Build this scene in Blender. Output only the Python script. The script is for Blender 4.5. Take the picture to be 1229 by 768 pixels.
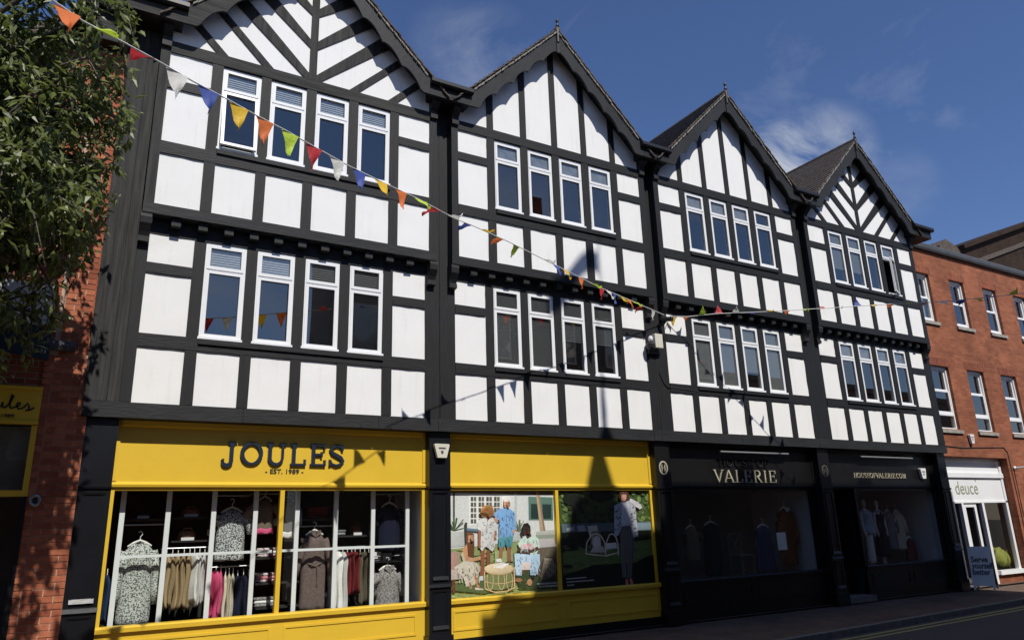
import bpy, math, random
from mathutils import Matrix, Vector
random.seed(11)
R_ = math.radians
for o in list(bpy.data.objects): bpy.data.objects.remove(o)
sc = bpy.context.scene
S = 0.85                                   # design units to metres
# ------------------------------------------------------------------ camera
CW, CH, CF = 1229.0, 768.0, 881.6
YAW, PITCH, ROLL = -0.53895, 0.278975, 0.031622
CP = Vector((-0.6439, -12.2516, 1.5849))
def rotz(a): return Matrix.Rotation(a, 3, 'Z')
CR = Matrix.Rotation(YAW, 3, 'Z') @ Matrix.Rotation(PITCH, 3, 'X') @ Matrix.Rotation(ROLL, 3, 'Y')
cam = bpy.data.cameras.new('camera'); camo = bpy.data.objects.new('camera', cam)
sc.collection.objects.link(camo); sc.camera = camo
cam.sensor_fit = 'HORIZONTAL'; cam.sensor_width = 36.0; cam.lens = CF / CW * 36.0
cam.clip_start = 0.05; cam.clip_end = 3000
camo.matrix_world = Matrix.Translation(CP * S) @ (CR @ Matrix.Rotation(math.pi / 2, 3, 'X')).to_4x4()
# ------------------------------------------------------------------ sky, sun, exposure
SUN_EL = 48.2
w = bpy.data.worlds.new('World'); sc.world = w; w.use_nodes = True
nt = w.node_tree; nt.nodes.clear()
out = nt.nodes.new('ShaderNodeOutputWorld'); bg = nt.nodes.new('ShaderNodeBackground')
sky = nt.nodes.new('ShaderNodeTexSky'); sky.sky_type = 'NISHITA'; sky.sun_disc = False
sky.sun_elevation = R_(SUN_EL); sky.sun_rotation = R_(180); sky.altitude = 50
sky.air_density = 1.15; sky.dust_density = 0.0; sky.ozone_density = 9.0
tc = nt.nodes.new('ShaderNodeTexCoord')
def wnode(t, **kw):
    n = nt.nodes.new(t)
    for k_, v_ in kw.items(): setattr(n, k_, v_)
    return n
def cloud_noise(scale, loc, lo, hi, dist=.6):
    mp = wnode('ShaderNodeMapping'); mp.inputs['Scale'].default_value = (1.0, 1.0, 1.6); mp.inputs['Location'].default_value = loc
    nz = wnode('ShaderNodeTexNoise'); nz.inputs['Scale'].default_value = scale; nz.inputs['Detail'].default_value = 10
    nz.inputs['Roughness'].default_value = .6; nz.inputs['Distortion'].default_value = dist
    nr = wnode('ShaderNodeMapRange'); nr.inputs['From Min'].default_value = lo; nr.inputs['From Max'].default_value = hi
    nt.links.new(tc.outputs['Generated'], mp.inputs['Vector']); nt.links.new(mp.outputs[0], nz.inputs['Vector']); nt.links.new(nz.outputs['Fac'], nr.inputs['Value'])
    return nr.outputs[0]
def wmath(op, a, b):
    n = wnode('ShaderNodeMath', operation=op, use_clamp=True)
    for k_, v_ in ((0, a), (1, b)):
        if isinstance(v_, (int, float)): n.inputs[k_].default_value = v_
        else: nt.links.new(v_, n.inputs[k_])
    return n.outputs[0]
fine = cloud_noise(7.0, (.3, .1, .0), .38, .64)
total = wmath('MULTIPLY', cloud_noise(2.0, (-3.17, -6.28, 2.72), .50, .74), .45)          # sparse fair-weather cloud over the whole sky
for (cx_, cy_, rad, amt) in ((585, 75, 4.6, .26), (540, 50, 3.5, .12), (985, 188, 4.2, 1.0), (935, 192, 3.6, 1.0), (1080, 225, 3.0, .14), (840, 150, 3.0, .0)):
    v_ = (CR @ Vector(((cx_ - CW / 2) / CF, 1.0, -(cy_ - CH / 2) / CF))).normalized()
    dp = wnode('ShaderNodeVectorMath', operation='DOT_PRODUCT'); dp.inputs[1].default_value = v_
    nt.links.new(tc.outputs['Generated'], dp.inputs[0])
    mr_ = wnode('ShaderNodeMapRange', interpolation_type='SMOOTHSTEP'); mr_.inputs['From Min'].default_value = math.cos(R_(rad)); mr_.inputs['From Max'].default_value = math.cos(R_(rad * .15))
    nt.links.new(dp.outputs['Value'], mr_.inputs['Value'])
    total = wmath('ADD', total, wmath('MULTIPLY', wmath('MULTIPLY', mr_.outputs[0], fine), amt))
tint = nt.nodes.new('ShaderNodeMixRGB'); tint.blend_type = 'MULTIPLY'; tint.inputs['Fac'].default_value = 1.0; tint.inputs['Color2'].default_value = (1.06, .97, 1.07, 1)
mix = nt.nodes.new('ShaderNodeMixRGB'); mix.inputs['Color2'].default_value = (6.2, 6.6, 7.4, 1)
nt.links.new(total, mix.inputs['Fac'])
nt.links.new(sky.outputs[0], tint.inputs['Color1']); nt.links.new(tint.outputs[0], mix.inputs['Color1']); nt.links.new(mix.outputs[0], bg.inputs['Color'])
bg.inputs['Strength'].default_value = 0.092
nt.links.new(bg.outputs[0], out.inputs['Surface'])
sl = bpy.data.lights.new('sun', 'SUN'); sl.energy = 4.45; sl.angle = R_(0.53); sl.color = (1.0, 0.955, 0.88)
so = bpy.data.objects.new('sun', sl); sc.collection.objects.link(so)
so.rotation_euler = (R_(90 - SUN_EL), 0, 0)
so.location = (0, -30, 40)
sc.view_settings.view_transform = 'Standard'; sc.view_settings.look = 'None'
sc.view_settings.exposure = 0.0; sc.view_settings.gamma = 1.0; sc.view_settings.use_curve_mapping = False

# ------------------------------------------------------------------ pixel helpers (a pixel is a direction; distance from the plane it lies on)
def ray(px, py): return CR @ Vector(((px - CW / 2) / CF, 1.0, -(py - CH / 2) / CF))
def at(px, py, y=None, z=None, x=None):
    d = ray(px, py)
    t = (y - CP.y) / d.y if y is not None else ((z - CP.z) / d.z if z is not None else (x - CP.x) / d.x)
    return CP + d * t
# ------------------------------------------------------------------ materials
MATS = {}
def srgb(r, g, b):
    f = lambda c: (c / 12.92 if c <= .04045 else ((c + .055) / 1.055) ** 2.4)
    return (f(r / 255), f(g / 255), f(b / 255))
def new_mat(name):
    m = bpy.data.materials.new(name); m.use_nodes = True
    MATS[name] = m
    return m, m.node_tree, m.node_tree.nodes['Principled BSDF']
def mat(name, col, rough=.6, var=.15, scale=6.0, bump=0.0, bscale=40.0, stretch=(1, 1, 1), metal=0.0, spec=.5, col2=None, detail=6):
    m, t, b = new_mat(name)
    c = t.nodes.new('ShaderNodeTexCoord'); mpn = t.nodes.new('ShaderNodeMapping'); mpn.inputs['Scale'].default_value = stretch
    oi = t.nodes.new('ShaderNodeObjectInfo')
    add = t.nodes.new('ShaderNodeVectorMath'); add.operation = 'ADD'
    t.links.new(c.outputs['Object'], add.inputs[0]); t.links.new(oi.outputs['Location'], add.inputs[1])
    t.links.new(add.outputs[0], mpn.inputs[0])
    n = t.nodes.new('ShaderNodeTexNoise'); n.inputs['Scale'].default_value = scale; n.inputs['Detail'].default_value = detail
    n.inputs['Roughness'].default_value = .65
    t.links.new(mpn.outputs[0], n.inputs['Vector'])
    mx = t.nodes.new('ShaderNodeMixRGB')
    a = tuple(max(0, x * (1 - var)) for x in col); d = col2 if col2 else tuple(min(1, x * (1 + var)) for x in col)
    mx.inputs['Color1'].default_value = (*a, 1); mx.inputs['Color2'].default_value = (*d, 1)
    rp = t.nodes.new('ShaderNodeMapRange'); rp.inputs['From Min'].default_value = .3; rp.inputs['From Max'].default_value = .7
    t.links.new(n.outputs['Fac'], rp.inputs['Value']); t.links.new(rp.outputs[0], mx.inputs['Fac'])
    t.links.new(mx.outputs[0], b.inputs['Base Color'])
    b.inputs['Roughness'].default_value = rough; b.inputs['Metallic'].default_value = metal
    b.inputs['Specular IOR Level'].default_value = spec
    if bump > 0:
        n2 = t.nodes.new('ShaderNodeTexNoise'); n2.inputs['Scale'].default_value = bscale; n2.inputs['Detail'].default_value = 6
        t.links.new(mpn.outputs[0], n2.inputs['Vector'])
        bp_ = t.nodes.new('ShaderNodeBump'); bp_.inputs['Strength'].default_value = bump; bp_.inputs['Distance'].default_value = .02
        t.links.new(n2.outputs['Fac'], bp_.inputs['Height']); t.links.new(bp_.outputs[0], b.inputs['Normal'])
    return m
mat('timber', (.020, .0205, .022), .62, .25, 2.0, .2, 10, (1, 1, 1), spec=.3)
mat('timber_v', (.0145, .015, .016), .6, .25, 3.0, .25, 10, (7, 7, .5), spec=.3)
mat('timber_h', (.0145, .015, .016), .6, .25, 3.0, .25, 10, (.5, 7, 7), spec=.3)
mat('timber_old_v', (.028, .0275, .027), .75, .45, 3.0, .5, 9, (7, 7, .4), spec=.25, col2=(.056, .055, .052))
mat('timber_old_h', (.028, .0275, .027), .75, .45, 3.0, .5, 9, (.4, 7, 7), spec=.25, col2=(.056, .055, .052))
mat('timber_dark', (.012, .012, .013), .7, .3, 3, .2, 12)
mat('board_grey', (.020, .021, .0225), .65, .35, 2.2, .25, 10, (.7, 3, 3), spec=.3)
def plastermat():
    m, t, b = new_mat('plaster'); c = t.nodes.new('ShaderNodeTexCoord'); oi = t.nodes.new('ShaderNodeObjectInfo'); ad = t.nodes.new('ShaderNodeVectorMath')
    t.links.new(c.outputs['Object'], ad.inputs[0]); t.links.new(oi.outputs['Location'], ad.inputs[1])
    def nz(scale, st, lo, hi, c0, c1):
        mp = t.nodes.new('ShaderNodeMapping'); mp.inputs['Scale'].default_value = st; n = t.nodes.new('ShaderNodeTexNoise'); n.inputs['Scale'].default_value = scale; n.inputs['Detail'].default_value = 8; n.inputs['Roughness'].default_value = .65
        t.links.new(ad.outputs[0], mp.inputs[0]); t.links.new(mp.outputs[0], n.inputs['Vector']); r = t.nodes.new('ShaderNodeMapRange'); r.inputs['From Min'].default_value = lo; r.inputs['From Max'].default_value = hi; r.inputs['To Min'].default_value = c0; r.inputs['To Max'].default_value = c1
        t.links.new(n.outputs['Fac'], r.inputs['Value']); return r.outputs[0], n.outputs['Fac']
    a, _ = nz(2.2, (7, 7, .5), .55, .85, 1.0, .80); d, _ = nz(1.6, (1, 1, 1), .35, .75, 1.0, .95); e, h = nz(7, (1, 1, 2.4), .3, .7, 1.0, .98)
    m1 = t.nodes.new('ShaderNodeMath'); m1.operation = 'MULTIPLY'; t.links.new(a, m1.inputs[0]); t.links.new(d, m1.inputs[1])
    mx = t.nodes.new('ShaderNodeMixRGB'); mx.inputs[1].default_value = (.50, .48, .44, 1); mx.inputs[2].default_value = (.815, .815, .805, 1); r = t.nodes.new('ShaderNodeMapRange'); r.inputs['From Min'].default_value = .4; t.links.new(m1.outputs[0], r.inputs['Value'])
    t.links.new(r.outputs[0], mx.inputs[0]); t.links.new(mx.outputs[0], b.inputs['Base Color']); b.inputs['Roughness'].default_value = .85; b.inputs['Specular IOR Level'].default_value = .2
    bu = t.nodes.new('ShaderNodeBump'); bu.inputs['Strength'].default_value = .09; bu.inputs['Distance'].default_value = .02; t.links.new(h, bu.inputs['Height']); t.links.new(bu.outputs[0], b.inputs['Normal'])
plastermat()
mat('upvc', (.80, .81, .82), .3, .03, 2)
mat('gasket', (.06, .06, .065), .6, .1, 2)
mat('yellow', (.70, .46, .036), .38, .05, 1.5, .05, 25)
mat('navy', (.0055, .0065, .0095), .33, .25, 2, .04, 30)
mat('val_black', (.0065, .0065, .0065), .36, .3, 2, .04, 30)
mat('navy_letter', (.012, .022, .045), .35, .1, 2)
mat('letter_dark', (.012, .013, .02), .5, .1, 2)
mat('cream_letter', (.46, .42, .31), .4, .1, 2)
mat('shadow_letter', (.01, .01, .01), .4, .1, 2)
mat('metal_grey', (.33, .34, .35), .35, .1, 4, metal=.8)
mat('metal_black', (.015, .015, .016), .45, .2, 4)
mat('plastic_cream', (.62, .60, .50), .4, .05, 4)
mat('plastic_white', (.74, .74, .74), .4, .05, 4)
mat('dark_room', (.13, .13, .13), .9, .2, 1)
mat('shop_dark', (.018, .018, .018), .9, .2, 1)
mat('room_grey', (.22, .22, .22), .9, .1, 1)
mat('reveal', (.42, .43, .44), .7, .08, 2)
mat('glazing_bar', (.78, .80, .80), .4, .03, 3)
mat('blind_dark', (.085, .083, .08), .6, .1, 4)
mat('blind_light', (.42, .45, .49), .7, .08, 4)
mat('blind_roller', (.17, .175, .17), .8, .05, 4)
mat('net', (.24, .255, .28), .8, .35, 9)
mat('tile', (.070, .054, .044), .85, .55, 9, .6, 30, col2=(.13, .10, .08))
mat('mortar_edge', (.22, .205, .18), .9, .5, 20, .6, 40)
mat('finial', (.02, .02, .022), .5, .2, 4)
mat('stone', (.30, .28, .24), .85, .3, 6, .4, 25)
mat('coping', (.055, .058, .062), .6, .2, 3, .1, 20)
mat('asphalt', (.085, .075, .066), .9, .25, 40, .6, 180)
mat('kerb', (.17, .16, .15), .85, .3, 8, .4, 60)
mat('line_yellow', (.42, .36, .13), .8, .35, 30, .3, 90)
mat('trunk', (.10, .085, .065), .9, .4, 8, .8, 20, (4, 4, .7))
mat('opp_render', (.17, .165, .16), .85, .2, 1.5, .2, 12)
mat('opp_stone', (.34, .30, .25), .85, .2, 1.5, .2, 12)
mat('slate', (.06, .06, .065), .7, .3, 6, .3, 20)
mat('sage', (.30, .33, .22), .6, .05, 5)
mat('lime_bag', (.22, .235, .035), .85, .15, 8, .3, 30)
mat('hanger', (.78, .76, .72), .4, .05, 5)
mat('rope', (.75, .75, .72), .8, .1, 20)
mat('skin_mannequin', (.55, .52, .48), .5, .05, 4)
mat('brown_bag', (.20, .085, .045), .5, .25, 6)
mat('white_board', (.78, .79, .79), .5, .06, 3)
mat('board_text', (.04, .05, .055), .6, .1, 3)
mat('estate_white', (.62, .63, .64), .5, .06, 3)
mat('estate_dark', (.012, .03, .045), .5, .1, 3)
mat('pink_print', (.55, .12, .22), .5, .05, 3)
mat('teal_text', (.015, .02, .03), .5, .05, 3)
mat('sign_grey', (.30, .31, .34), .5, .06, 3)
mat('mortar', (.46, .33, .24), .95, .2, 9, .3, 60)
mat('cable', (.02, .02, .02), .6, .1, 3)
mat('rattan', (.45, .30, .14), .7, .2, 6)
mat('lampbar', (.45, .45, .44), .3, .05, 3, metal=.6)
def flagmat(name, c):
    m, t, b = new_mat(name); b.inputs['Base Color'].default_value = (*c, 1); b.inputs['Roughness'].default_value = .6
    tr = t.nodes.new('ShaderNodeBsdfTranslucent'); tr.inputs['Color'].default_value = (*c, 1)
    ms = t.nodes.new('ShaderNodeMixShader'); ms.inputs[0].default_value = .35
    o = t.nodes['Material Output']
    n = t.nodes.new('ShaderNodeTexNoise'); n.inputs['Scale'].default_value = 9
    bu = t.nodes.new('ShaderNodeBump'); bu.inputs['Strength'].default_value = .3; bu.inputs['Distance'].default_value = .02
    t.links.new(n.outputs['Fac'], bu.inputs['Height']); t.links.new(bu.outputs[0], b.inputs['Normal'])
    t.links.new(b.outputs[0], ms.inputs[1]); t.links.new(tr.outputs[0], ms.inputs[2]); t.links.new(ms.outputs[0], o.inputs['Surface'])
for n_, c_ in dict(orange=(.80, .20, .05), lime=(.52, .70, .06), red=(.55, .04, .05), white=(.72, .72, .68), blue=(.06, .10, .38), yellow=(.80, .52, .03)).items():
    flagmat('flag_' + n_, c_)
def glassmat(name, base=.06, tint=(.94, .96, .95), rough=0.0):
    m, t, b = new_mat(name); t.nodes.remove(b); o = t.nodes['Material Output']
    tr = t.nodes.new('ShaderNodeBsdfTransparent'); tr.inputs['Color'].default_value = (*tint, 1)
    gl = t.nodes.new('ShaderNodeBsdfGlossy'); gl.inputs['Roughness'].default_value = rough; gl.inputs['Color'].default_value = (1.0, .94, .84, 1)
    lw = t.nodes.new('ShaderNodeLayerWeight'); lw.inputs['Blend'].default_value = .5
    pw = t.nodes.new('ShaderNodeMath'); pw.operation = 'POWER'; pw.inputs[1].default_value = 4.0
    ma = t.nodes.new('ShaderNodeMath'); ma.operation = 'MULTIPLY_ADD'; ma.inputs[1].default_value = .9; ma.inputs[2].default_value = base
    ma.use_clamp = True
    t.links.new(lw.outputs['Facing'], pw.inputs[0]); t.links.new(pw.outputs[0], ma.inputs[0])
    n = t.nodes.new('ShaderNodeTexNoise'); n.inputs['Scale'].default_value = 1.3; n.inputs['Detail'].default_value = 1
    oc = t.nodes.new('ShaderNodeTexCoord'); t.links.new(oc.outputs['Object'], n.inputs['Vector'])
    bu = t.nodes.new('ShaderNodeBump'); bu.inputs['Strength'].default_value = .04; bu.inputs['Distance'].default_value = .03
    t.links.new(n.outputs['Fac'], bu.inputs['Height']); t.links.new(bu.outputs[0], gl.inputs['Normal'])
    ms = t.nodes.new('ShaderNodeMixShader'); t.links.new(ma.outputs[0], ms.inputs[0])
    t.links.new(tr.outputs[0], ms.inputs[1]); t.links.new(gl.outputs[0], ms.inputs[2]); t.links.new(ms.outputs[0], o.inputs['Surface'])
glassmat('glass', .21, (.82, .85, .86)); glassmat('shopglass', .045)
def brickmat(name, c1, c2, mortar, bw=.225, rh=.075, vert=False, ms=.010):
    m, t, b = new_mat(name)
    c = t.nodes.new('ShaderNodeTexCoord'); sx = t.nodes.new('ShaderNodeSeparateXYZ'); cx = t.nodes.new('ShaderNodeCombineXYZ')
    t.links.new(c.outputs['Object'], sx.inputs[0])
    ad = t.nodes.new('ShaderNodeMath'); t.links.new(sx.outputs['X'], ad.inputs[0]); t.links.new(sx.outputs['Y'], ad.inputs[1])
    if vert: t.links.new(sx.outputs['Z'], cx.inputs['X']); t.links.new(ad.outputs[0], cx.inputs['Y'])
    else: t.links.new(ad.outputs[0], cx.inputs['X']); t.links.new(sx.outputs['Z'], cx.inputs['Y'])
    br = t.nodes.new('ShaderNodeTexBrick'); br.inputs['Scale'].default_value = 1.0
    br.inputs['Brick Width'].default_value = bw; br.inputs['Row Height'].default_value = rh; br.inputs['Mortar Size'].default_value = ms * .6
    br.inputs['Mortar Smooth'].default_value = .2; br.inputs['Bias'].default_value = -.1
    br.inputs['Color1'].default_value = (*c1, 1); br.inputs['Color2'].default_value = (*c2, 1); br.inputs['Mortar'].default_value = (*mortar, 1)
    t.links.new(cx.outputs[0], br.inputs['Vector'])
    n = t.nodes.new('ShaderNodeTexNoise'); n.inputs['Scale'].default_value = 1.1; n.inputs['Detail'].default_value = 8; n.inputs['Roughness'].default_value = .7
    t.links.new(c.outputs['Object'], n.inputs['Vector'])
    mr = t.nodes.new('ShaderNodeMapRange'); mr.inputs['From Min'].default_value = .3; mr.inputs['From Max'].default_value = .7
    mr.inputs['To Min'].default_value = .62; mr.inputs['To Max'].default_value = 1.25
    t.links.new(n.outputs['Fac'], mr.inputs['Value'])
    mu = t.nodes.new('ShaderNodeMixRGB'); mu.blend_type = 'MULTIPLY'; mu.inputs['Fac'].default_value = 1
    t.links.new(br.outputs['Color'], mu.inputs['Color1']); t.links.new(mr.outputs[0], mu.inputs['Color2'])
    t.links.new(mu.outputs[0], b.inputs['Base Color']); b.inputs['Roughness'].default_value = .9; b.inputs['Specular IOR Level'].default_value = .2
    bu = t.nodes.new('ShaderNodeBump'); bu.inputs['Strength'].default_value = .6; bu.inputs['Distance'].default_value = .01; bu.invert = True
    t.links.new(br.outputs['Fac'], bu.inputs['Height']); t.links.new(bu.outputs[0], b.inputs['Normal'])
brickmat('brick_wall', (.34, .115, .058), (.24, .075, .04), (.24, .14, .09))
brickmat('brick_left', (.36, .10, .05), (.25, .065, .035), (.34, .26, .19))
brickmat('brick_old', (.042, .023, .015), (.022, .013, .009), (.05, .034, .025))
brickmat('soldier', (.30, .085, .045), (.21, .06, .035), (.25, .17, .12), .225, .075, True)
brickmat('paver', (.17, .115, .085), (.13, .092, .07), (.08, .062, .05), .21, .105, False, .008)
def paver_fix():
    t = MATS['paver'].node_tree; br = [n for n in t.nodes if n.type == 'TEX_BRICK'][0]
    c = [n for n in t.nodes if n.type == 'TEX_COORD'][0]
    for l in list(br.inputs['Vector'].links): t.links.remove(l)
    t.links.new(c.outputs['Object'], br.inputs['Vector'])
paver_fix()
def brick_piece():
    m, t, b = new_mat('brick')
    oi = t.nodes.new('ShaderNodeObjectInfo'); cr = t.nodes.new('ShaderNodeValToRGB')
    cr.color_ramp.elements[0].color = (.25, .065, .032, 1); cr.color_ramp.elements[1].color = (.44, .145, .07, 1)
    t.links.new(oi.outputs['Random'], cr.inputs[0])
    n = t.nodes.new('ShaderNodeTexNoise'); n.inputs['Scale'].default_value = 18; n.inputs['Detail'].default_value = 8
    c = t.nodes.new('ShaderNodeTexCoord'); ad = t.nodes.new('ShaderNodeVectorMath')
    t.links.new(c.outputs['Object'], ad.inputs[0]); t.links.new(oi.outputs['Location'], ad.inputs[1]); t.links.new(ad.outputs[0], n.inputs['Vector'])
    mr = t.nodes.new('ShaderNodeMapRange'); mr.inputs['To Min'].default_value = .6; mr.inputs['To Max'].default_value = 1.35; t.links.new(n.outputs['Fac'], mr.inputs['Value'])
    mu = t.nodes.new('ShaderNodeMixRGB'); mu.blend_type = 'MULTIPLY'; mu.inputs[0].default_value = 1
    t.links.new(cr.outputs[0], mu.inputs[1]); t.links.new(mr.outputs[0], mu.inputs[2]); t.links.new(mu.outputs[0], b.inputs['Base Color'])
    bu = t.nodes.new('ShaderNodeBump'); bu.inputs['Strength'].default_value = .5; bu.inputs['Distance'].default_value = .008
    t.links.new(n.outputs['Fac'], bu.inputs['Height']); t.links.new(bu.outputs[0], b.inputs['Normal']); b.inputs['Roughness'].default_value = .9
brick_piece()
def leafmat():
    m, t, b = new_mat('leaf')
    a = t.nodes.new('ShaderNodeAttribute'); a.attribute_name = 'Col'
    t.links.new(a.outputs['Color'], b.inputs['Base Color']); b.inputs['Roughness'].default_value = .42; b.inputs['Specular IOR Level'].default_value = .5
    tr = t.nodes.new('ShaderNodeBsdfTranslucent'); hs = t.nodes.new('ShaderNodeHueSaturation'); hs.inputs['Value'].default_value = 1.5
    t.links.new(a.outputs['Color'], hs.inputs['Color']); t.links.new(hs.outputs[0], tr.inputs['Color'])
    ms = t.nodes.new('ShaderNodeMixShader'); ms.inputs[0].default_value = .38
    t.links.new(b.outputs[0], ms.inputs[1]); t.links.new(tr.outputs[0], ms.inputs[2]); t.links.new(ms.outputs[0], t.nodes['Material Output'].inputs['Surface'])
leafmat()
def printmat():
    m, t, b = new_mat('print'); a = t.nodes.new('ShaderNodeAttribute'); a.attribute_name = 'Col'
    c = t.nodes.new('ShaderNodeTexCoord'); n = t.nodes.new('ShaderNodeTexNoise'); n.inputs['Scale'].default_value = 34; n.inputs['Detail'].default_value = 6
    n.inputs['Roughness'].default_value = .7
    t.links.new(c.outputs['Object'], n.inputs['Vector'])
    mr = t.nodes.new('ShaderNodeMapRange'); mr.inputs['From Min'].default_value = .25; mr.inputs['From Max'].default_value = .75
    mr.inputs['To Min'].default_value = .8; mr.inputs['To Max'].default_value = 1.2; t.links.new(n.outputs['Fac'], mr.inputs['Value'])
    mu = t.nodes.new('ShaderNodeMixRGB'); mu.blend_type = 'MULTIPLY'; mu.inputs[0].default_value = 1
    t.links.new(a.outputs['Color'], mu.inputs[1]); t.links.new(mr.outputs[0], mu.inputs[2])
    t.links.new(mu.outputs[0], b.inputs['Base Color']); b.inputs['Roughness'].default_value = .5
printmat()
def cloth(name, c, c2=None, scale=30, kind='noise', thr=.5):
    m, t, b = new_mat(name); co = t.nodes.new('ShaderNodeTexCoord')
    b.inputs['Roughness'].default_value = .9; b.inputs['Specular IOR Level'].default_value = .15
    if c2 is None:
        n = t.nodes.new('ShaderNodeTexNoise'); n.inputs['Scale'].default_value = 14; t.links.new(co.outputs['Object'], n.inputs['Vector'])
        mx = t.nodes.new('ShaderNodeMixRGB'); mx.inputs[1].default_value = (*[x * .8 for x in c], 1); mx.inputs[2].default_value = (*[min(1, x * 1.15) for x in c], 1)
        t.links.new(n.outputs['Fac'], mx.inputs[0]); oi = t.nodes.new('ShaderNodeObjectInfo'); hv = t.nodes.new('ShaderNodeHueSaturation'); rv = t.nodes.new('ShaderNodeMapRange'); rv.inputs['To Min'].default_value = .72; rv.inputs['To Max'].default_value = 1.15; t.links.new(oi.outputs['Random'], rv.inputs['Value']); t.links.new(rv.outputs[0], hv.inputs['Value']); t.links.new(mx.outputs[0], hv.inputs['Color']); t.links.new(hv.outputs[0], b.inputs['Base Color'])
    else:
        if kind == 'noise':
            n = t.nodes.new('ShaderNodeTexNoise'); n.inputs['Scale'].default_value = scale; n.inputs['Detail'].default_value = 2
            t.links.new(co.outputs['Object'], n.inputs['Vector']); v = n.outputs['Fac']
        else:
            n = t.nodes.new('ShaderNodeTexChecker'); n.inputs['Scale'].default_value = scale; t.links.new(co.outputs['Object'], n.inputs['Vector']); v = n.outputs['Fac']
        mr = t.nodes.new('ShaderNodeMapRange'); mr.inputs['From Min'].default_value = thr - .05; mr.inputs['From Max'].default_value = thr + .05
        t.links.new(v, mr.inputs['Value']); mx = t.nodes.new('ShaderNodeMixRGB'); mx.inputs[1].default_value = (*c, 1); mx.inputs[2].default_value = (*c2, 1)
        t.links.new(mr.outputs[0], mx.inputs[0]); t.links.new(mx.outputs[0], b.inputs['Base Color'])
    return m
cloth('c_sage', (.07, .095, .09), (.58, .60, .56), 62, thr=.48)
cloth('c_leaf', (.05, .06, .07), (.60, .62, .60), 62, thr=.5)
cloth('c_khaki', (.40, .30, .17)); cloth('c_white', (.76, .76, .74)); cloth('c_pink', (.62, .10, .22)); cloth('c_rose', (.62, .24, .28))
cloth('c_cream', (.62, .56, .44)); cloth('c_navy', (.012, .016, .035)); cloth('c_taupe', (.20, .16, .12)); cloth('c_burg', (.16, .022, .025))
cloth('c_olive', (.14, .12, .085)); cloth('c_brown', (.13, .095, .085), (.17, .13, .12), 40); cloth('c_check', (.16, .15, .145), (.34, .33, .32), 44, 'noise')
cloth('c_blue', (.03, .06, .14)); cloth('c_grey', (.22, .23, .24)); cloth('c_rust', (.13, .05, .022)); cloth('c_lightblue', (.35, .48, .60)); cloth('c_red', (.12, .025, .03))
cloth('c_stripe', (.02, .02, .022)); cloth('c_plaidpink', (.62, .55, .55), (.18, .05, .08), 22)
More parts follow.
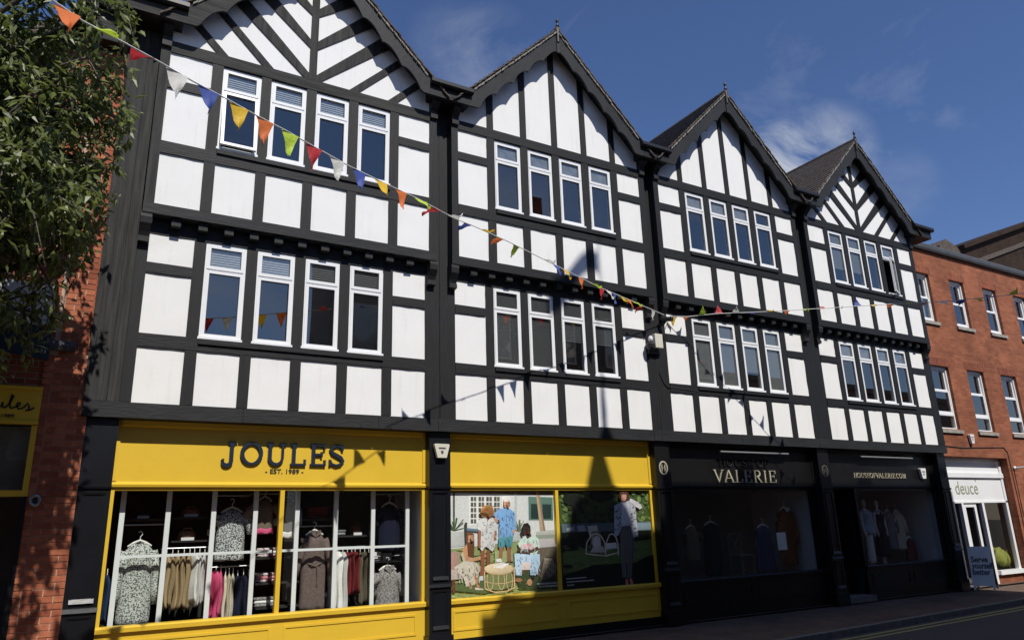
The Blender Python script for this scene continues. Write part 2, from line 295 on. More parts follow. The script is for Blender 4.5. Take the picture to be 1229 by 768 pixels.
# ------------------------------------------------------------------ mesh builder (design units, scaled by S on build)
class MB:
    def __init__(s): s.v = []; s.f = []; s.c = []; s.smooth = False
    def box(s, x0, x1, y0, y1, z0, z1):
        i = len(s.v)
        s.v += [(x0, y0, z0), (x1, y0, z0), (x1, y1, z0), (x0, y1, z0), (x0, y0, z1), (x1, y0, z1), (x1, y1, z1), (x0, y1, z1)]
        s.f += [tuple(i + k for k in q) for q in ((0, 3, 2, 1), (4, 5, 6, 7), (0, 1, 5, 4), (1, 2, 6, 5), (2, 3, 7, 6), (3, 0, 4, 7))]
        return s
    def prism(s, poly, y0, y1):                      # poly in (x,z)
        n = len(poly); i = len(s.v); ar = sum(poly[k][0] * poly[(k + 1) % n][1] - poly[(k + 1) % n][0] * poly[k][1] for k in range(n))
        if ar < 0: poly = poly[::-1]
        s.v += [(p[0], y0, p[1]) for p in poly] + [(p[0], y1, p[1]) for p in poly]
        s.f.append(tuple(range(i, i + n))); s.f.append(tuple(range(i + 2 * n - 1, i + n - 1, -1)))
        for k in range(n): a, b = i + k, i + (k + 1) % n; s.f.append((a, a + n, b + n, b))
        return s
    def prismx(s, poly, x0, x1):                     # poly in (y,z)
        n = len(poly); i = len(s.v); ar = sum(poly[k][0] * poly[(k + 1) % n][1] - poly[(k + 1) % n][0] * poly[k][1] for k in range(n))
        if ar > 0: poly = poly[::-1]
        s.v += [(x0, p[0], p[1]) for p in poly] + [(x1, p[0], p[1]) for p in poly]
        s.f.append(tuple(range(i, i + n))); s.f.append(tuple(range(i + 2 * n - 1, i + n - 1, -1)))
        for k in range(n): a, b = i + k, i + (k + 1) % n; s.f.append((a, a + n, b + n, b))
        return s
    def quad(s, *p): i = len(s.v); s.v += [tuple(q) for q in p]; s.f.append(tuple(range(i, i + len(p)))); return s
    def rings(s, rings, cap=True, closed=True):
        n = len(rings[0]); i = len(s.v)
        for r in rings: s.v += [tuple(p) for p in r]
        for a in range(len(rings) - 1):
            for k in range(n if closed else n - 1):
                b = (k + 1) % n; s.f.append((i + a * n + k, i + a * n + b, i + (a + 1) * n + b, i + (a + 1) * n + k))
        if cap and closed:
            s.f.append(tuple(i + k for k in range(n - 1, -1, -1))); j = i + (len(rings) - 1) * n; s.f.append(tuple(j + k for k in range(n)))
        return s
    def tube(s, pts, r, n=6):
        pts = [Vector(p) for p in pts]; rs = r if isinstance(r, (list, tuple)) else [r] * len(pts); R = []
        for k, p in enumerate(pts):
            d = (pts[min(k + 1, len(pts) - 1)] - pts[max(k - 1, 0)]).normalized()
            a = d.cross(Vector((0, 0, 1)) if abs(d.z) < .95 else Vector((1, 0, 0))).normalized(); b = d.cross(a)
            R.append([p + (a * math.cos(2 * math.pi * q / n) + b * math.sin(2 * math.pi * q / n)) * rs[k] for q in range(n)])
        return s.rings(R)
    def lathe(s, prof, cx, cy, n=16, sy=1.0):        # prof (r,z)
        return s.rings([[(cx + r * math.cos(2 * math.pi * q / n), cy + sy * r * math.sin(2 * math.pi * q / n), z) for q in range(n)] for r, z in prof])
    def ell(s, c, rx, ry, rz, n=12, m=8):
        return s.rings([[(c[0] + rx * math.sin(math.pi * a / m) * math.cos(2 * math.pi * q / n), c[1] + ry * math.sin(math.pi * a / m) * math.sin(2 * math.pi * q / n), c[2] - rz * math.cos(math.pi * a / m)) for q in range(n)] for a in ([.12] + list(range(1, m)) + [m - .12])])
    def mesh(s, name, m, org=(0, 0, 0)):
        me = bpy.data.meshes.new(name); me.from_pydata([((v[0] - org[0]) * S, (v[1] - org[1]) * S, (v[2] - org[2]) * S) for v in s.v], [], s.f)
        for mm in (m if isinstance(m, (list, tuple)) else [m]): me.materials.append(MATS[mm])
        if s.smooth: me.polygons.foreach_set('use_smooth', [True] * len(me.polygons))
        me.update(); return me
    def build(s, name, m, parent=None, org=(0, 0, 0)):
        return put(name, s.mesh(name, m, org), parent, org)
COL = sc.collection
def put(name, me, parent=None, loc=(0, 0, 0), rot=None, scale=None):   # loc in design units, world = parent-relative (parents are unrotated empties)
    o = bpy.data.objects.new(name, me); COL.objects.link(o)
    o.location = Vector(loc) * S
    if parent:
        o.parent = parent; o.location = Vector(loc) * S - abs_loc(parent)
    if rot: o.rotation_euler = rot
    if scale: o.scale = scale
    return o
def abs_loc(o):
    v = Vector((0, 0, 0))
    while o: v = v + o.location; o = o.parent
    return v
def tag(o, label, cat, group=None, kind=None):
    if label: o['label'] = label
    if cat: o['category'] = cat
    if group: o['group'] = group
    if kind: o['kind'] = kind
    return o
def thing(name, label, cat, loc=(0, 0, 0), group=None):
    return tag(put(name, None, None, loc), label, cat, group)
def struct(o): o['kind'] = 'structure'; return o
# ================================================================== GROUND
GZ = -0.37; KZ = -0.43; RZ = -0.54
def kerb_y(x): return -2.36 + .062 * (x - 10.5)
struct(MB().quad((-400, -400, RZ - .02), (400, -400, RZ - .02), (400, 500, RZ - .02), (-400, 500, RZ - .02)).build('ground', 'asphalt'))
m = MB(); m.quad((-60, -8.2, RZ), (90, -8.2, RZ), (90, kerb_y(90) - .14, RZ), (-60, kerb_y(-60) - .14, RZ)); struct(m.build('road', 'asphalt'))
m = MB(); m.rings([[(-60, kerb_y(-60), KZ), (90, kerb_y(90), KZ)], [(-60, .2, GZ), (90, .2, GZ)], [(-60, 1.0, GZ), (90, 1.0, GZ)]], closed=False)
pv = struct(m.build('pavement', 'paver'))
m = MB(); m.box(-60, 90, -14.5, -8.2, RZ - .01, KZ); struct(m.build('pavement', 'paver'))
kb = put('kerb', None); kb['kind'] = 'structure'
km = MB().box(0, .98, -.14, 0, RZ - .05, KZ + .006).mesh('kerb_stone', 'kerb')
for i in range(14):
    x = 7.0 + i
    put('kerb_stone', km, kb, (x, kerb_y(x), 0), (0, 0, math.atan(.062)))
for i in range(2):
    m = MB(); a = .28 + i * .22
    m.quad((-60, kerb_y(-60) - .14 - a, RZ + .005), (90, kerb_y(90) - .14 - a, RZ + .005), (90, kerb_y(90) - .14 - a + .085, RZ + .005), (-60, kerb_y(-60) - .14 - a + .085, RZ + .005))
    struct(m.build('road_line', 'line_yellow'))
# ================================================================== TIMBER-FRAMED BUILDING
B = thing('timber_framed_building', 'long black and white timber framed building with four scalloped gables above a row of shops', 'building', (0, 0, GZ))
OFF = [0, 5.41, 10.79, 16.235]
U = [(0, .673), (.853, 1.502), (1.676, 2.315), (2.491, 3.117), (3.299, 3.939), (4.123, 4.774)]
UJ = -.2                                     # jetty of the upper storey
def wob(m, a=.006):
    m.v = [(x + random.uniform(-a, a), y, z + random.uniform(-a, a)) for x, y, z in m.v]; return m
def part(name, m, mt, x=0, parent=None): return m.build(name, mt, parent or B, (x, 0, 0))
def tv(x0, x1, z0, z1, yf, off, mt='timber_v', name='post', d=.18): part(name, wob(MB().box(off + x0, off + x1, yf, yf + d, z0, z1), .004), mt, off)
def th(x0, x1, z0, z1, yf, off, mt='timber_h', name='rail', d=.176): part(name, wob(MB().box(off + x0, off + x1, yf, yf + d, z0, z1), .004), mt, off)
PM = {}
def panel(x0, x1, z0, z1, yf, off):
    m = MB(); nx, nz = 4, 5
    g = [[(off + x0 - .02 + (x1 - x0 + .04) * i / nx, yf + .028 + random.uniform(-.006, .006), z0 - .02 + (z1 - z0 + .04) * j / nz) for i in range(nx + 1)] for j in range(nz + 1)]
    i0 = len(m.v); 
    for r in g: m.v += r
    for j in range(nz):
        for i in range(nx): a = j * (nx + 1) + i; m.f.append((a, a + 1, a + nx + 2, a + nx + 1))
    m.smooth = True
    part('plaster_panel', m, 'plaster', off)
    return
# ---- windows
def window_meshes(wd, ht, ztr0, ztr1):
    """frame, sash mesh; origin at lower left front of opening."""
    f = MB(); fr = .062
    f.box(0, fr, 0, .10, 0, ht); f.box(wd - fr, wd, 0, .10, 0, ht)
    f.box(fr, wd - fr, 0, .10, 0, fr); f.box(fr, wd - fr, 0, .10, ht - fr, ht)
    zt = (ztr0 + ztr1) / 2
    f.box(fr, wd - fr, .004, .10, zt - .03, zt + .03)
    f.box(-.01, wd + .01, -.045, .0, -.012, .03)
    return f
def sash_mesh(x0, x1, z0, z1, y=-.014, b=.05):
    s_ = MB(); s_.box(x0, x0 + b, y, y + .05, z0, z1); s_.box(x1 - b, x1, y, y + .05, z0, z1)
    s_.box(x0 + b, x1 - b, y, y + .05, z0, z0 + b); s_.box(x0 + b, x1 - b, y, y + .05, z1 - b, z1)
    return s_
def gasket_mesh(x0, x1, z0, z1, y):
    s_ = MB(); b = .008
    s_.box(x0, x0 + b, y, y + .01, z0, z1); s_.box(x1 - b, x1, y, y + .01, z0, z1); s_.box(x0, x1, y, y + .01, z0, z0 + b); s_.box(x0, x1, y, y + .01, z1 - b, z1)
    return s_
WIN = {}
def win_kit(wd, ht, tag_):
    ztr = ht * .715
    k = {}
    k['frame'] = window_meshes(wd, ht, ztr - .02, ztr + .03).mesh('window', 'upvc')
    k['sash_lo'] = sash_mesh(.038, wd - .038, .038, ztr - .01).mesh('sash', 'upvc')
    k['sash_hi'] = sash_mesh(.038, wd - .038, ztr + .015, ht - .038).mesh('sash', 'upvc')
    k['pane_lo'] = MB().quad((.08, .02, .08), (wd - .08, .02, .08), (wd - .08, .02, ztr - .05), (.08, .02, ztr - .05)).mesh('pane', 'glass')
    k['pane_hi'] = MB().quad((.08, .02, ztr + .055), (wd - .08, .02, ztr + .055), (wd - .08, .02, ht - .08), (.08, .02, ht - .08)).mesh('pane', 'glass')
    k['gask_lo'] = gasket_mesh(.087, wd - .087, .087, ztr - .058, -.004).mesh('seal', 'gasket')
    k['gask_hi'] = gasket_mesh(.087, wd - .087, ztr + .062, ht - .087, -.004).mesh('seal', 'gasket')
    def slats(z0, z1, mt, gap=.042):
        m = MB(); n = int((z1 - z0) / gap)
        for i in range(n):
            z = z1 - gap * i; m.quad((.085, .032, z - .043), (wd - .085, .032, z - .043), (wd - .085, .046, z), (.085, .046, z))
        m.box(.085, wd - .085, .03, .06, z1, z1 + .03)
        return m.mesh('blind', mt)
    k['vb_full'] = slats(.06, ht - .1, 'blind_dark'); k['vb_half'] = slats(ht * .42, ht - .1, 'blind_dark'); k['vb_top'] = slats(ht * .70, ht - .1, 'blind_dark')
    k['lb_top'] = slats(ht * .66, ht - .1, 'blind_light'); k['lb_half'] = slats(ht * .45, ht - .1, 'blind_light')
    def roller(z0, mt):
        return MB().box(.085, wd - .085, .034, .040, z0, ht - .07).box(.085, wd - .085, .030, .050, z0 - .02, z0).mesh('blind', mt)
    k['ro_full'] = roller(.08, 'blind_roller'); k['ro_half'] = roller(ht * .3, 'blind_roller'); k['ro_top'] = roller(ht * .72, 'net'); k['none'] = None
    WIN[tag_] = k; return k
lowk = [win_kit(b - a + .012, 1.645, 'l%d' % i) for i, (a, b) in enumerate(U[1:5])]
upk = [win_kit(b - a + .012, 1.585, 'u%d' % i) for i, (a, b) in enumerate(U[1:5])]
def add_window(kit, x, y, z, blind, ajar=False):
    wn = put('window', kit['frame'], B, (x, y, z))
    lo = put('sash', kit['sash_lo'], wn, (x, y, z)); put('sash', kit['sash_hi'], wn, (x, y, z))
    p = put('pane', kit['pane_lo'], wn, (x, y, z), (0, R_(random.uniform(-.0, .0)), R_(random.uniform(-.5, .5)))); put('pane', kit['pane_hi'], wn, (x, y, z), (R_(random.uniform(-.4, .4)), 0, 0))
    gk = put('seal', kit['gask_lo'], wn, (x, y, z)); put('seal', kit['gask_hi'], wn, (x, y, z))
    if ajar:
        for q in (lo, p, gk): q.rotation_euler = (R_(-7) if ajar == 1 else 0, 0, R_(0) if ajar == 1 else R_(-16)); 
        if ajar == 1:
            for q in (lo, p, gk):
                q.rotation_euler = (0, 0, 0)
                piv = Vector((0, 0, 1.585 * .70)) * S; Rm = Matrix.Rotation(R_(-7), 3, 'X'); q.location = q.location + piv - Rm @ piv; q.rotation_euler = (R_(-7), 0, 0)
        else:
            for q in (lo, p, gk):
                wd = .63; piv = Vector((wd, 0, 0)) * S; Rm = Matrix.Rotation(R_(22), 3, 'Z'); q.location = q.location + piv - Rm @ piv; q.rotation_euler = (0, 0, R_(22))
    if kit.get(blind): put('blind', kit[blind], wn, (x, y, z))
    return wn
LOWB = [['lb_top', 'lb_top', 'vb_top', 'vb_top'], ['vb_full', 'vb_full', 'vb_half', 'vb_half'], ['ro_full', 'ro_full', 'ro_half', 'ro_full'], ['ro_top', 'ro_top', 'ro_top', 'ro_top']]
UPB = [['lb_top', 'lb_top', 'lb_top', 'lb_top'], ['ro_top'] * 4, ['ro_top', 'ro_top', 'ro_top', 'none'], ['ro_half', 'ro_half', 'ro_top', 'ro_top']]
# ---- sill beam over the shops
xb = -.62; k = 0
for xe in (1.62, 3.9, 5.05, 7.6, 10.2, 12.9, 15.7, 18.3, 21.36):
    part('beam', wob(MB().box(xb, xe - .006, -.004, .30, 3.37, 3.60), .003), 'board_grey', xb); xb = xe
part('soffit', MB().box(-.6, 21.3, .04, .40, 3.378, 3.59), 'timber_dark')  # also an added hidden core inside the beams, blocking sun through their joints
for b, off in enumerate(OFF):
    last = b == 3
    vmat = 'timber_v'; hmat = 'timber_h'
    uv, uh = ('timber_old_v', 'timber_old_h') if b == 0 else ('timber_v', 'timber_h')
    # lower storey
    for i in range(6): panel(U[i][0], U[i][1], 3.60, 4.474, 0, off)
    for i in (0, 5): panel(U[i][0], U[i][1], 4.68, 5.674, 0, off); panel(U[i][0], U[i][1], 5.84, 6.33, 0, off)
    for i in range(5): tv(U[i][1], U[i + 1][0], 3.605, 4.476, 0, off, vmat, 'stud')
    th(0, 4.774, 4.476, 4.68, -.006, off, hmat)
    th(.85, 3.95, 4.585, 4.668, -.04, off, hmat, 'window_sill', .03)
    for i in range(5): tv(U[i][1], U[i + 1][0], 4.682, 6.33, 0, off, vmat, 'stud')
    for i in (0, 5): th(U[i][0], U[i][1], 5.676, 5.84, -.003, off, hmat)
    for i in range(4): add_window(lowk[i], off + U[i + 1][0] - .006, .035, 4.683, LOWB[b][i])
    # junction posts
    if b == 0:
        for x0, x1 in ((-.63, -.475), (-.472, -.325), (-.322, -.16)):
            part('board', wob(MB().box(x0, x1, random.uniform(-.008, .0), .2, 3.605, 9.98), .003), 'timber_old_v', x0)
        tv(-.157, 0, 3.605, 6.33, .004, off, vmat)
    if not last:
        tv(4.774, 5.075, 3.605, 9.98, .004, off, vmat); tv(5.083, OFF[b + 1] - off, 3.605, 9.98, .01, off, vmat)
    else:
        tv(4.774, 5.10, 3.605, 9.6, .004, off, vmat)
    # jetty zone
    th(0 if b else -.157, 4.774, 6.332, 6.72, .012, off, 'timber_dark', 'beam', .2)
    part('soffit', MB().box(off - .15, off + 4.93, UJ + .02, .0, 6.60, 6.64), 'timber_dark', off)
    jm = MB().box(-.07, .07, -.14, .01, 6.455, 6.585).mesh('joist_end', 'timber')
    for j in range(11): put('joist_end', jm, B, (off + .355 + j * .4055, 0, 0))
    prof = [(0, 6.59), (UJ + .01, 6.59), (UJ + .0, 6.52), (UJ + .015, 6.42), (-.10, 6.30), (-.07, 6.24), (-.10, 6.22), (-.10, 6.14), (0.0, 6.12)]
    bm_ = MB().prismx(prof, -.08, .08).mesh('bracket', 'timber')
    for u_ in (-.085, 4.875): put('bracket', bm_, B, (off + u_, 0, 0))
    # upper storey
    part('beam', wob(MB().box(off - .155, off + 4.935, UJ - .006, 0, 6.59, 6.765), .003), uh if b else 'board_grey', off)
    for i in range(6): panel(U[i][0], U[i][1], 6.765, 7.67, UJ, off)
    for i in (0, 5): panel(U[i][0], U[i][1], 7.88, 8.88, UJ, off); panel(U[i][0], U[i][1], 9.05, 9.56, UJ, off)
    tv(-.15, 0, 6.767, 9.98, UJ, off, uv, 'post', .21); tv(4.774, 4.93, 6.767, 9.98, UJ, off, vmat, 'post', .21)
    for i in range(5): tv(U[i][1], U[i + 1][0], 6.767, 7.672, UJ, off, vmat, 'stud')
    th(0, 4.774, 7.672, 7.88, UJ - .006, off, hmat)
    th(.85, 3.95, 7.845, 7.93, UJ - .04, off, hmat, 'window_sill', .03)
    for i in range(5): tv(U[i][1], U[i + 1][0], 7.882, 9.56, UJ, off, vmat, 'stud')
    for i in (0, 5): th(U[i][0], U[i][1], 8.882, 9.05, UJ - .003, off, hmat)
    th(0, 4.774, 9.56, 9.765, UJ - .008, off, uh)
    for i in range(4): add_window(upk[i], off + U[i + 1][0] - .006, UJ + .035, 7.955, UPB[b][i], 1 if (b == 0 and i == 0) else (2 if (b == 3 and i == 3) else False))
    for i in range(4): th(U[i + 1][0], U[i + 1][1], 7.882, 7.953, UJ + .03, off, hmat, 'rail', .1)
    for i in range(4): th(U[i + 1][0], U[i + 1][1], 9.542, 9.58, UJ + .02, off, 'timber_dark', 'rail', .1)
    # gable
    apx, apz = 2.415, 12.55
    gl = lambda u_: apz - .08 - abs(u_ - apx) * .995
    m = MB(); yg = UJ + .028
    m.prism([(off + .0, 9.765), (off + 4.78, 9.765), (off + 4.78, gl(4.78)), (off + apx, gl(apx)), (off + 0, gl(0))], yg, yg + .12)
    part('gable_panel', m, 'plaster', off)
    if b in (0, 3):
        part('stud', MB().box(off + 2.33, off + 2.47, UJ, yg, 9.767, 12.2), uv, off)
        def brace(pu, pz, sgn):
            # starts at (pu,pz) and rises outward at 45 degrees to the roof line
            u0 = pu; top = lambda t: gl(apx + (u0 - apx) + t) - .05
            L = 0
            while pz + L < top(L) and L < 3: L += .01
            h = .092
            pts = [(u0 - h, pz + h), (u0 + h, pz - h), (u0 + L + h, pz + L - h), (u0 + L - h, pz + L + h)]
            if u0 < 2.5: pts = [(2.47, pz + 2 * h + (2.47 - u0) - .0), (2.47, pz + (2.47 - u0)), (u0 + L + h, pz + L - h), (u0 + L - h, pz + L + h)]
            else: pts = [(u0 - 2 * h, 9.766), (u0, 9.766), (u0 + L + h, 9.766 + L + h - .0), (u0 + L - h, 9.766 + L + h)]
            if u0 >= 2.5:
                q = L + 0
                pts = [(u0 - 2 * h, 9.766), (u0, 9.766), (u0 + q, 9.766 + q), (u0 + q - h, 9.766 + q + h)]
            P = [(off + apx + .0 + sgn * (p[0] - 2.40) - .015, p[1]) for p in pts]
            part('brace', MB().prism(P, UJ + .002 + random.uniform(0, .004), yg), uv, off)
        for sgn in (1, -1):
            for pz in (9.70, 10.435, 11.17): brace(2.46, pz, sgn)
            for u0 in (3.28, 4.06): brace(u0, 9.766, sgn)
    else:
        for i in range(5):
            a, c_ = U[i][1], U[i + 1][0]; mid = (a + c_) / 2; a, c_ = mid - .075, mid + .075
            part('stud', MB().prism([(off + a, 9.767), (off + c_, 9.767), (off + c_, gl(c_)), (off + (apx if a < apx < c_ else (a + c_) / 2), gl(apx) if a < apx < c_ else gl((a + c_) / 2)), (off + a, gl(a))], UJ, yg), vmat, off)
    # bargeboards, each half one board with scalloped lower edge
    YB = -.5
    for sgn in (-1, 1):
        up = [(0, apz), (2.185, apz - 2.16), (2.30, apz - 2.28), (2.30, 9.98), (2.10, 9.985)]
        lo = []
        cus = [2.045, 1.635, 1.225, .815, .41]
        zc = lambda t: 12.07 - t
        for q in range(len(cus)):
            c0 = cus[q]; c1 = cus[q + 1] if q + 1 < len(cus) else 0.0
            lo.append((c0, zc(c0)))
            for s_ in range(1, 7):
                f = s_ / 7; t_ = c0 + (c1 - c0) * f; bul = .115 * math.sin(math.pi * f) ** .8
                if q == len(cus) - 1: z_ = zc(t_) + .10 * math.sin(math.pi * min(1, f * .62 + .0)) - (f ** 2.2) * .10; lo.append((t_, z_))
                else: lo.append((t_ - bul * .5 * 0 - .0, zc(t_) + bul))
        lo.append((0, 11.985))
        poly = [(off + apx + sgn * t_, z_) for t_, z_ in up + lo]
        part('bargeboard', MB().prism(poly, YB, YB + .045), 'timber_old_h' if b == 0 and sgn < 0 else 'timber', off)
        # soffit under verge
        a0 = (off + apx, apz - .12); a1 = (off + apx + sgn * 2.3, apz - .12 - 2.28)
        part('soffit', MB().prism([a0, a1, (a1[0], a1[1] + .05), (a0[0], a0[1] + .05)], YB + .05, UJ + .05), 'timber_dark', off)
        # roof slope: overlapping tile courses
        rf = MB(); n = 22; L = 2.62
        for q in range(n):
            t0 = L * q / n; t1 = L * (q + 1) / n + .04
            p0 = (off + apx + sgn * t0, apz + .075 - t0 * .99); p1 = (off + apx + sgn * t1, apz + .075 - t1 * .99)
            j = random.uniform(-.012, .012)
            rf.prism([p0, (p1[0], p1[1] + .035), (p1[0], p1[1]), (p0[0], p0[1] - .03)], YB - .05 + j, 6.5)
        part('roof', rf, 'tile', off)
        ve = MB()
        for q in range(26):
            t0 = .03 + 2.16 * q / 26; t1 = t0 + .075
            ve.prism([(off + apx + sgn * t0, apz + .035 - t0), (off + apx + sgn * t1, apz + .035 - t1), (off + apx + sgn * t1, apz - .01 - t1 + random.uniform(-.012, .012)), (off + apx + sgn * t0, apz - .01 - t0 + random.uniform(-.012, .012))], YB - .035 + random.uniform(-.012, .012), YB + .05)
        o = part('verge', ve, 'mortar_edge', off); o['kind'] = 'stuff'
    part('ridge', MB().tube([(off + apx, YB - .06, apz + .06), (off + apx, 6.5, apz + .06)], .07, 8), 'tile', off)
    fn = MB(); fn.lathe([(.03, apz - .28), (.035, apz - .05), (.03, apz + .10), (.05, apz + .14), (.03, apz + .17), (.018, apz + .22), (.04, apz + .28), (.012, apz + .36)], off + apx, YB - .035, 8); fn.box(off + apx - .035, off + apx + .035, YB - .03, YB, apz - .55, apz - .06)
    part('finial', fn, 'finial', off)
    # eaves box with gutter between gables
    segs = [(4.70, OFF[b + 1] - off + .13)] if not last else [(4.70, 5.62)]
    if b == 0: segs.append((-1.05, .13))
    for x0, x1 in segs:
        part('eaves_box', MB().box(off + x0, off + x1, YB + .004, 0.02, 9.985, 10.225), 'timber_old_h' if x0 < 0 else 'timber_h', off)
        g = MB().prismx([(YB - .11, 10.31), (YB - .11, 10.235), (YB - .07, 10.20), (YB + .02, 10.20), (YB + .02, 10.31)], off + x0 - .05, off + x1 + (.04 if last else .05))
        part('gutter', g, 'metal_black', off)
        part('valley', MB().box(off + x0, off + x1, YB + .03, 6.4, 10.226, 10.29), 'slate', off)
    prof = [(0, 9.985), (YB + .12, 9.985), (YB + .11, 9.92), (UJ - .05, 9.80), (UJ - .035, 9.74), (UJ - .06, 9.73), (UJ - .06, 9.63), (UJ, 9.61), (0, 9.61)]
    bm_ = MB().prismx(prof, -.075, .075).mesh('bracket', 'timber')
    for u_ in (-.078, 4.855): put('bracket', bm_, B, (off + u_, 0, 0))
    # rooms behind the windows
    x0, x1 = off + .0, off + 4.8
    for z0, z1, yy in ((3.62, 6.35, .25), (6.78, 9.6, .1)):
        m = MB(); m.box(x0, x1, 3.2, 3.3, z0, z1); m.box(x0 - .05, x0, yy, 3.2, z0, z1); m.box(x1, x1 + .05, yy, 3.2, z0, z1); m.box(x0, x1, yy, 3.2, z1, z1 + .05); m.box(x0, x1, yy, 3.2, z0 - .05, z0)
        part('room', m, 'dark_room', off)
part('rear_wall', MB().box(-.6, 21.3, 6.3, 6.5, GZ, 10.3).box(-.6, -.45, .21, 6.3, GZ, 10.3).box(21.15, 21.3, .21, 6.3, GZ, 9.9), 'brick_old')
# ---- shopfronts
def pilaster(x0, x1, mt):
    p = MB(); y = .10
    p.box(x0, x1, y, .45, -.10, 3.37)
    o = part('pilaster', p, mt, x0)
    for z0, z1 in ((.80, 2.26), (.0, .60)):
        q = MB()
        a, c_ = x0 + .07, x1 - .07
        q.box(a, a + .02, y - .014, y, z0, z1); q.box(c_ - .02, c_, y - .014, y, z0, z1)
        q.prismx([(y, z0), (y - .035, z0), (y - .012, z0 + .06), (y, z0 + .06)], a - .01, c_ + .01)
        q.prismx([(y, z1), (y - .014, z1), (y - .03, z1 + .03), (y, z1 + .03)], a - .01, c_ + .01)
        part('moulding', q, mt, x0, o)
    q = MB(); q2 = MB()
    q.prismx([(y, 2.34), (y - .03, 2.35), (y - .035, 2.385), (y, 2.39)], x0 - .004, x1 + .004)
    q2.prismx([(y, .68), (y - .035, .68), (y - .02, .73), (y, .74)], x0 - .004, x1 + .004)
    part('moulding', q, mt, x0, o); part('moulding', q2, mt, x0, o)
    part('plinth', MB().box(x0 - .025, x1 + .025, y - .03, .45, GZ - .02, -.10), mt, x0, o)
PIL = [(-.54, -.12, 'navy'), (4.91, 5.33, 'navy'), (10.25, 10.67, 'val_black'), (15.65, 16.07, 'val_black'), (20.95, 21.33, 'val_black')]
for p in PIL: pilaster(*p)
YF = .30
def fascia(x0, x1, mt, ztop=3.37):
    o = part('fascia', MB().box(x0, x1, YF, .45, 2.46, ztop), mt, x0)
    q = MB(); q.prismx([(YF + .01, 2.375), (YF - .04, 2.385), (YF - .05, 2.42), (YF - .02, 2.45), (YF + .01, 2.47)], x0, x1)
    part('moulding', q, mt, x0, o)
    q = MB(); q.box(x0, x0 + .055, YF - .022, YF, 2.47, ztop); q.box(x1 - .055, x1, YF - .022, YF, 2.47, ztop); q.prismx([(YF, 3.28), (YF - .03, 3.30), (YF - .05, 3.369), (YF, 3.369)], x0 + .055, x1 - .055)
    part('moulding', q, mt, x0, o)
    return o
F1 = fascia(-.119, 4.909, 'yellow'); F2 = fascia(5.331, 10.249, 'yellow'); F3 = fascia(10.671, 15.649, 'val_black'); F4 = fascia(16.071, 20.949, 'val_black')
def shop_window(x0, x1, z0, z1, mull, mt, fr=.055, y=YF, glass='shopglass'):
    f = MB(); f.box(x0, x0 + fr, y, y + .1, z0, z1); f.box(x1 - fr, x1, y, y + .1, z0, z1); f.box(x0 + fr, x1 - fr, y + .002, y + .1, z1 - .04, z1)
    o = part('shop_window', f, mt, x0)
    xs = [x0 + fr] + mull + [x1 - fr]
    for mx_ in mull: part('mullion', MB().box(mx_ - .035, mx_ + .035, y, y + .1, z0, z1 - .04), mt, mx_, o)
    for a, c_ in zip(xs[:-1], xs[1:]):
        part('pane', MB().quad((a, y + .05, z0), (c_, y + .05, z0), (c_, y + .05, z1 - .04), (a, y + .05, z1 - .04)), glass, a, o)
    return o
def riser(x0, x1, mt, pl, panels, ztop=.45):
    o = part('stall_riser', MB().box(x0, x1, YF - .01, .5, -.21, ztop - .08), mt, x0)
    part('plinth', MB().box(x0, x1, YF - .005, .5, GZ - .02, -.211), pl, x0, o)
    part('sill', MB().prismx([(YF + .1, ztop - .079), (YF - .065, ztop - .079), (YF - .07, ztop - .02), (YF - .05, ztop), (YF + .1, ztop + .005)], x0, x1), mt, x0, o)
    for a, c_ in panels:
        q = MB(); z0, z1 = -.08, .26; y0 = YF - .01; b = .035
        q.box(a, c_, y0 - .014, y0, z1 - b, z1); q.box(a, c_, y0 - .014, y0, z0, z0 + b); q.box(a, a + b, y0 - .014, y0, z0 + b, z1 - b); q.box(c_ - b, c_, y0 - .014, y0, z0 + b, z1 - b)
        part('moulding', q, mt, a, o)
    return o
riser(-.119, 4.909, 'yellow', 'navy', [(.02, 2.3), (2.5, 4.75)])
riser(5.331, 10.36, 'yellow', 'navy', [(5.45, 7.72), (7.92, 10.18)])
riser(10.671, 15.649, 'val_black', 'val_black', [(10.9, 13.0), (13.2, 15.4)])
riser(17.2, 20.949, 'val_black', 'val_black', [(17.4, 19.0), (19.2, 20.8)])
W1 = shop_window(-.119, 4.909, .452, 2.375, [2.38], 'yellow'); W2 = shop_window(5.331, 10.249, .452, 2.375, [7.775], 'yellow')
W3 = shop_window(10.671, 15.649, .452, 2.375, [], 'val_black', .2); W4 = shop_window(17.2, 20.949, .452, 2.375, [], 'val_black', .08)
# Valerie lower door in a recess between pilaster and window
dr = part('door', MB().box(16.12, 16.24, .62, .68, GZ, 2.3).box(17.02, 17.14, .62, .68, GZ, 2.3).box(16.24, 17.02, .62, .68, GZ, .35).box(16.24, 17.02, .62, .68, 2.15, 2.3).box(16.60, 16.66, .62, .67, .35, 2.15).box(16.24, 16.60, .62, .67, 1.0, 1.04).box(16.66, 17.02, .62, .67, 1.0, 1.04).box(16.24, 16.60, .62, .67, 1.6, 1.64).box(16.66, 17.02, .62, .67, 1.6, 1.64), 'val_black', 16.1)
part('pane', MB().quad((16.2, .655, .3), (17.05, .655, .3), (17.05, .655, 2.2), (16.2, .655, 2.2)), 'shopglass', 16.1, dr)
part('handle', MB().tube([(16.2, .60, .7), (16.2, .56, .75), (16.2, .56, 1.0), (16.2, .60, 1.05)], .012), 'metal_grey', 16.1, dr)
part('door_step', MB().box(16.05, 17.2, .12, .7, GZ - .01, GZ + .13), 'kerb', 16.1)
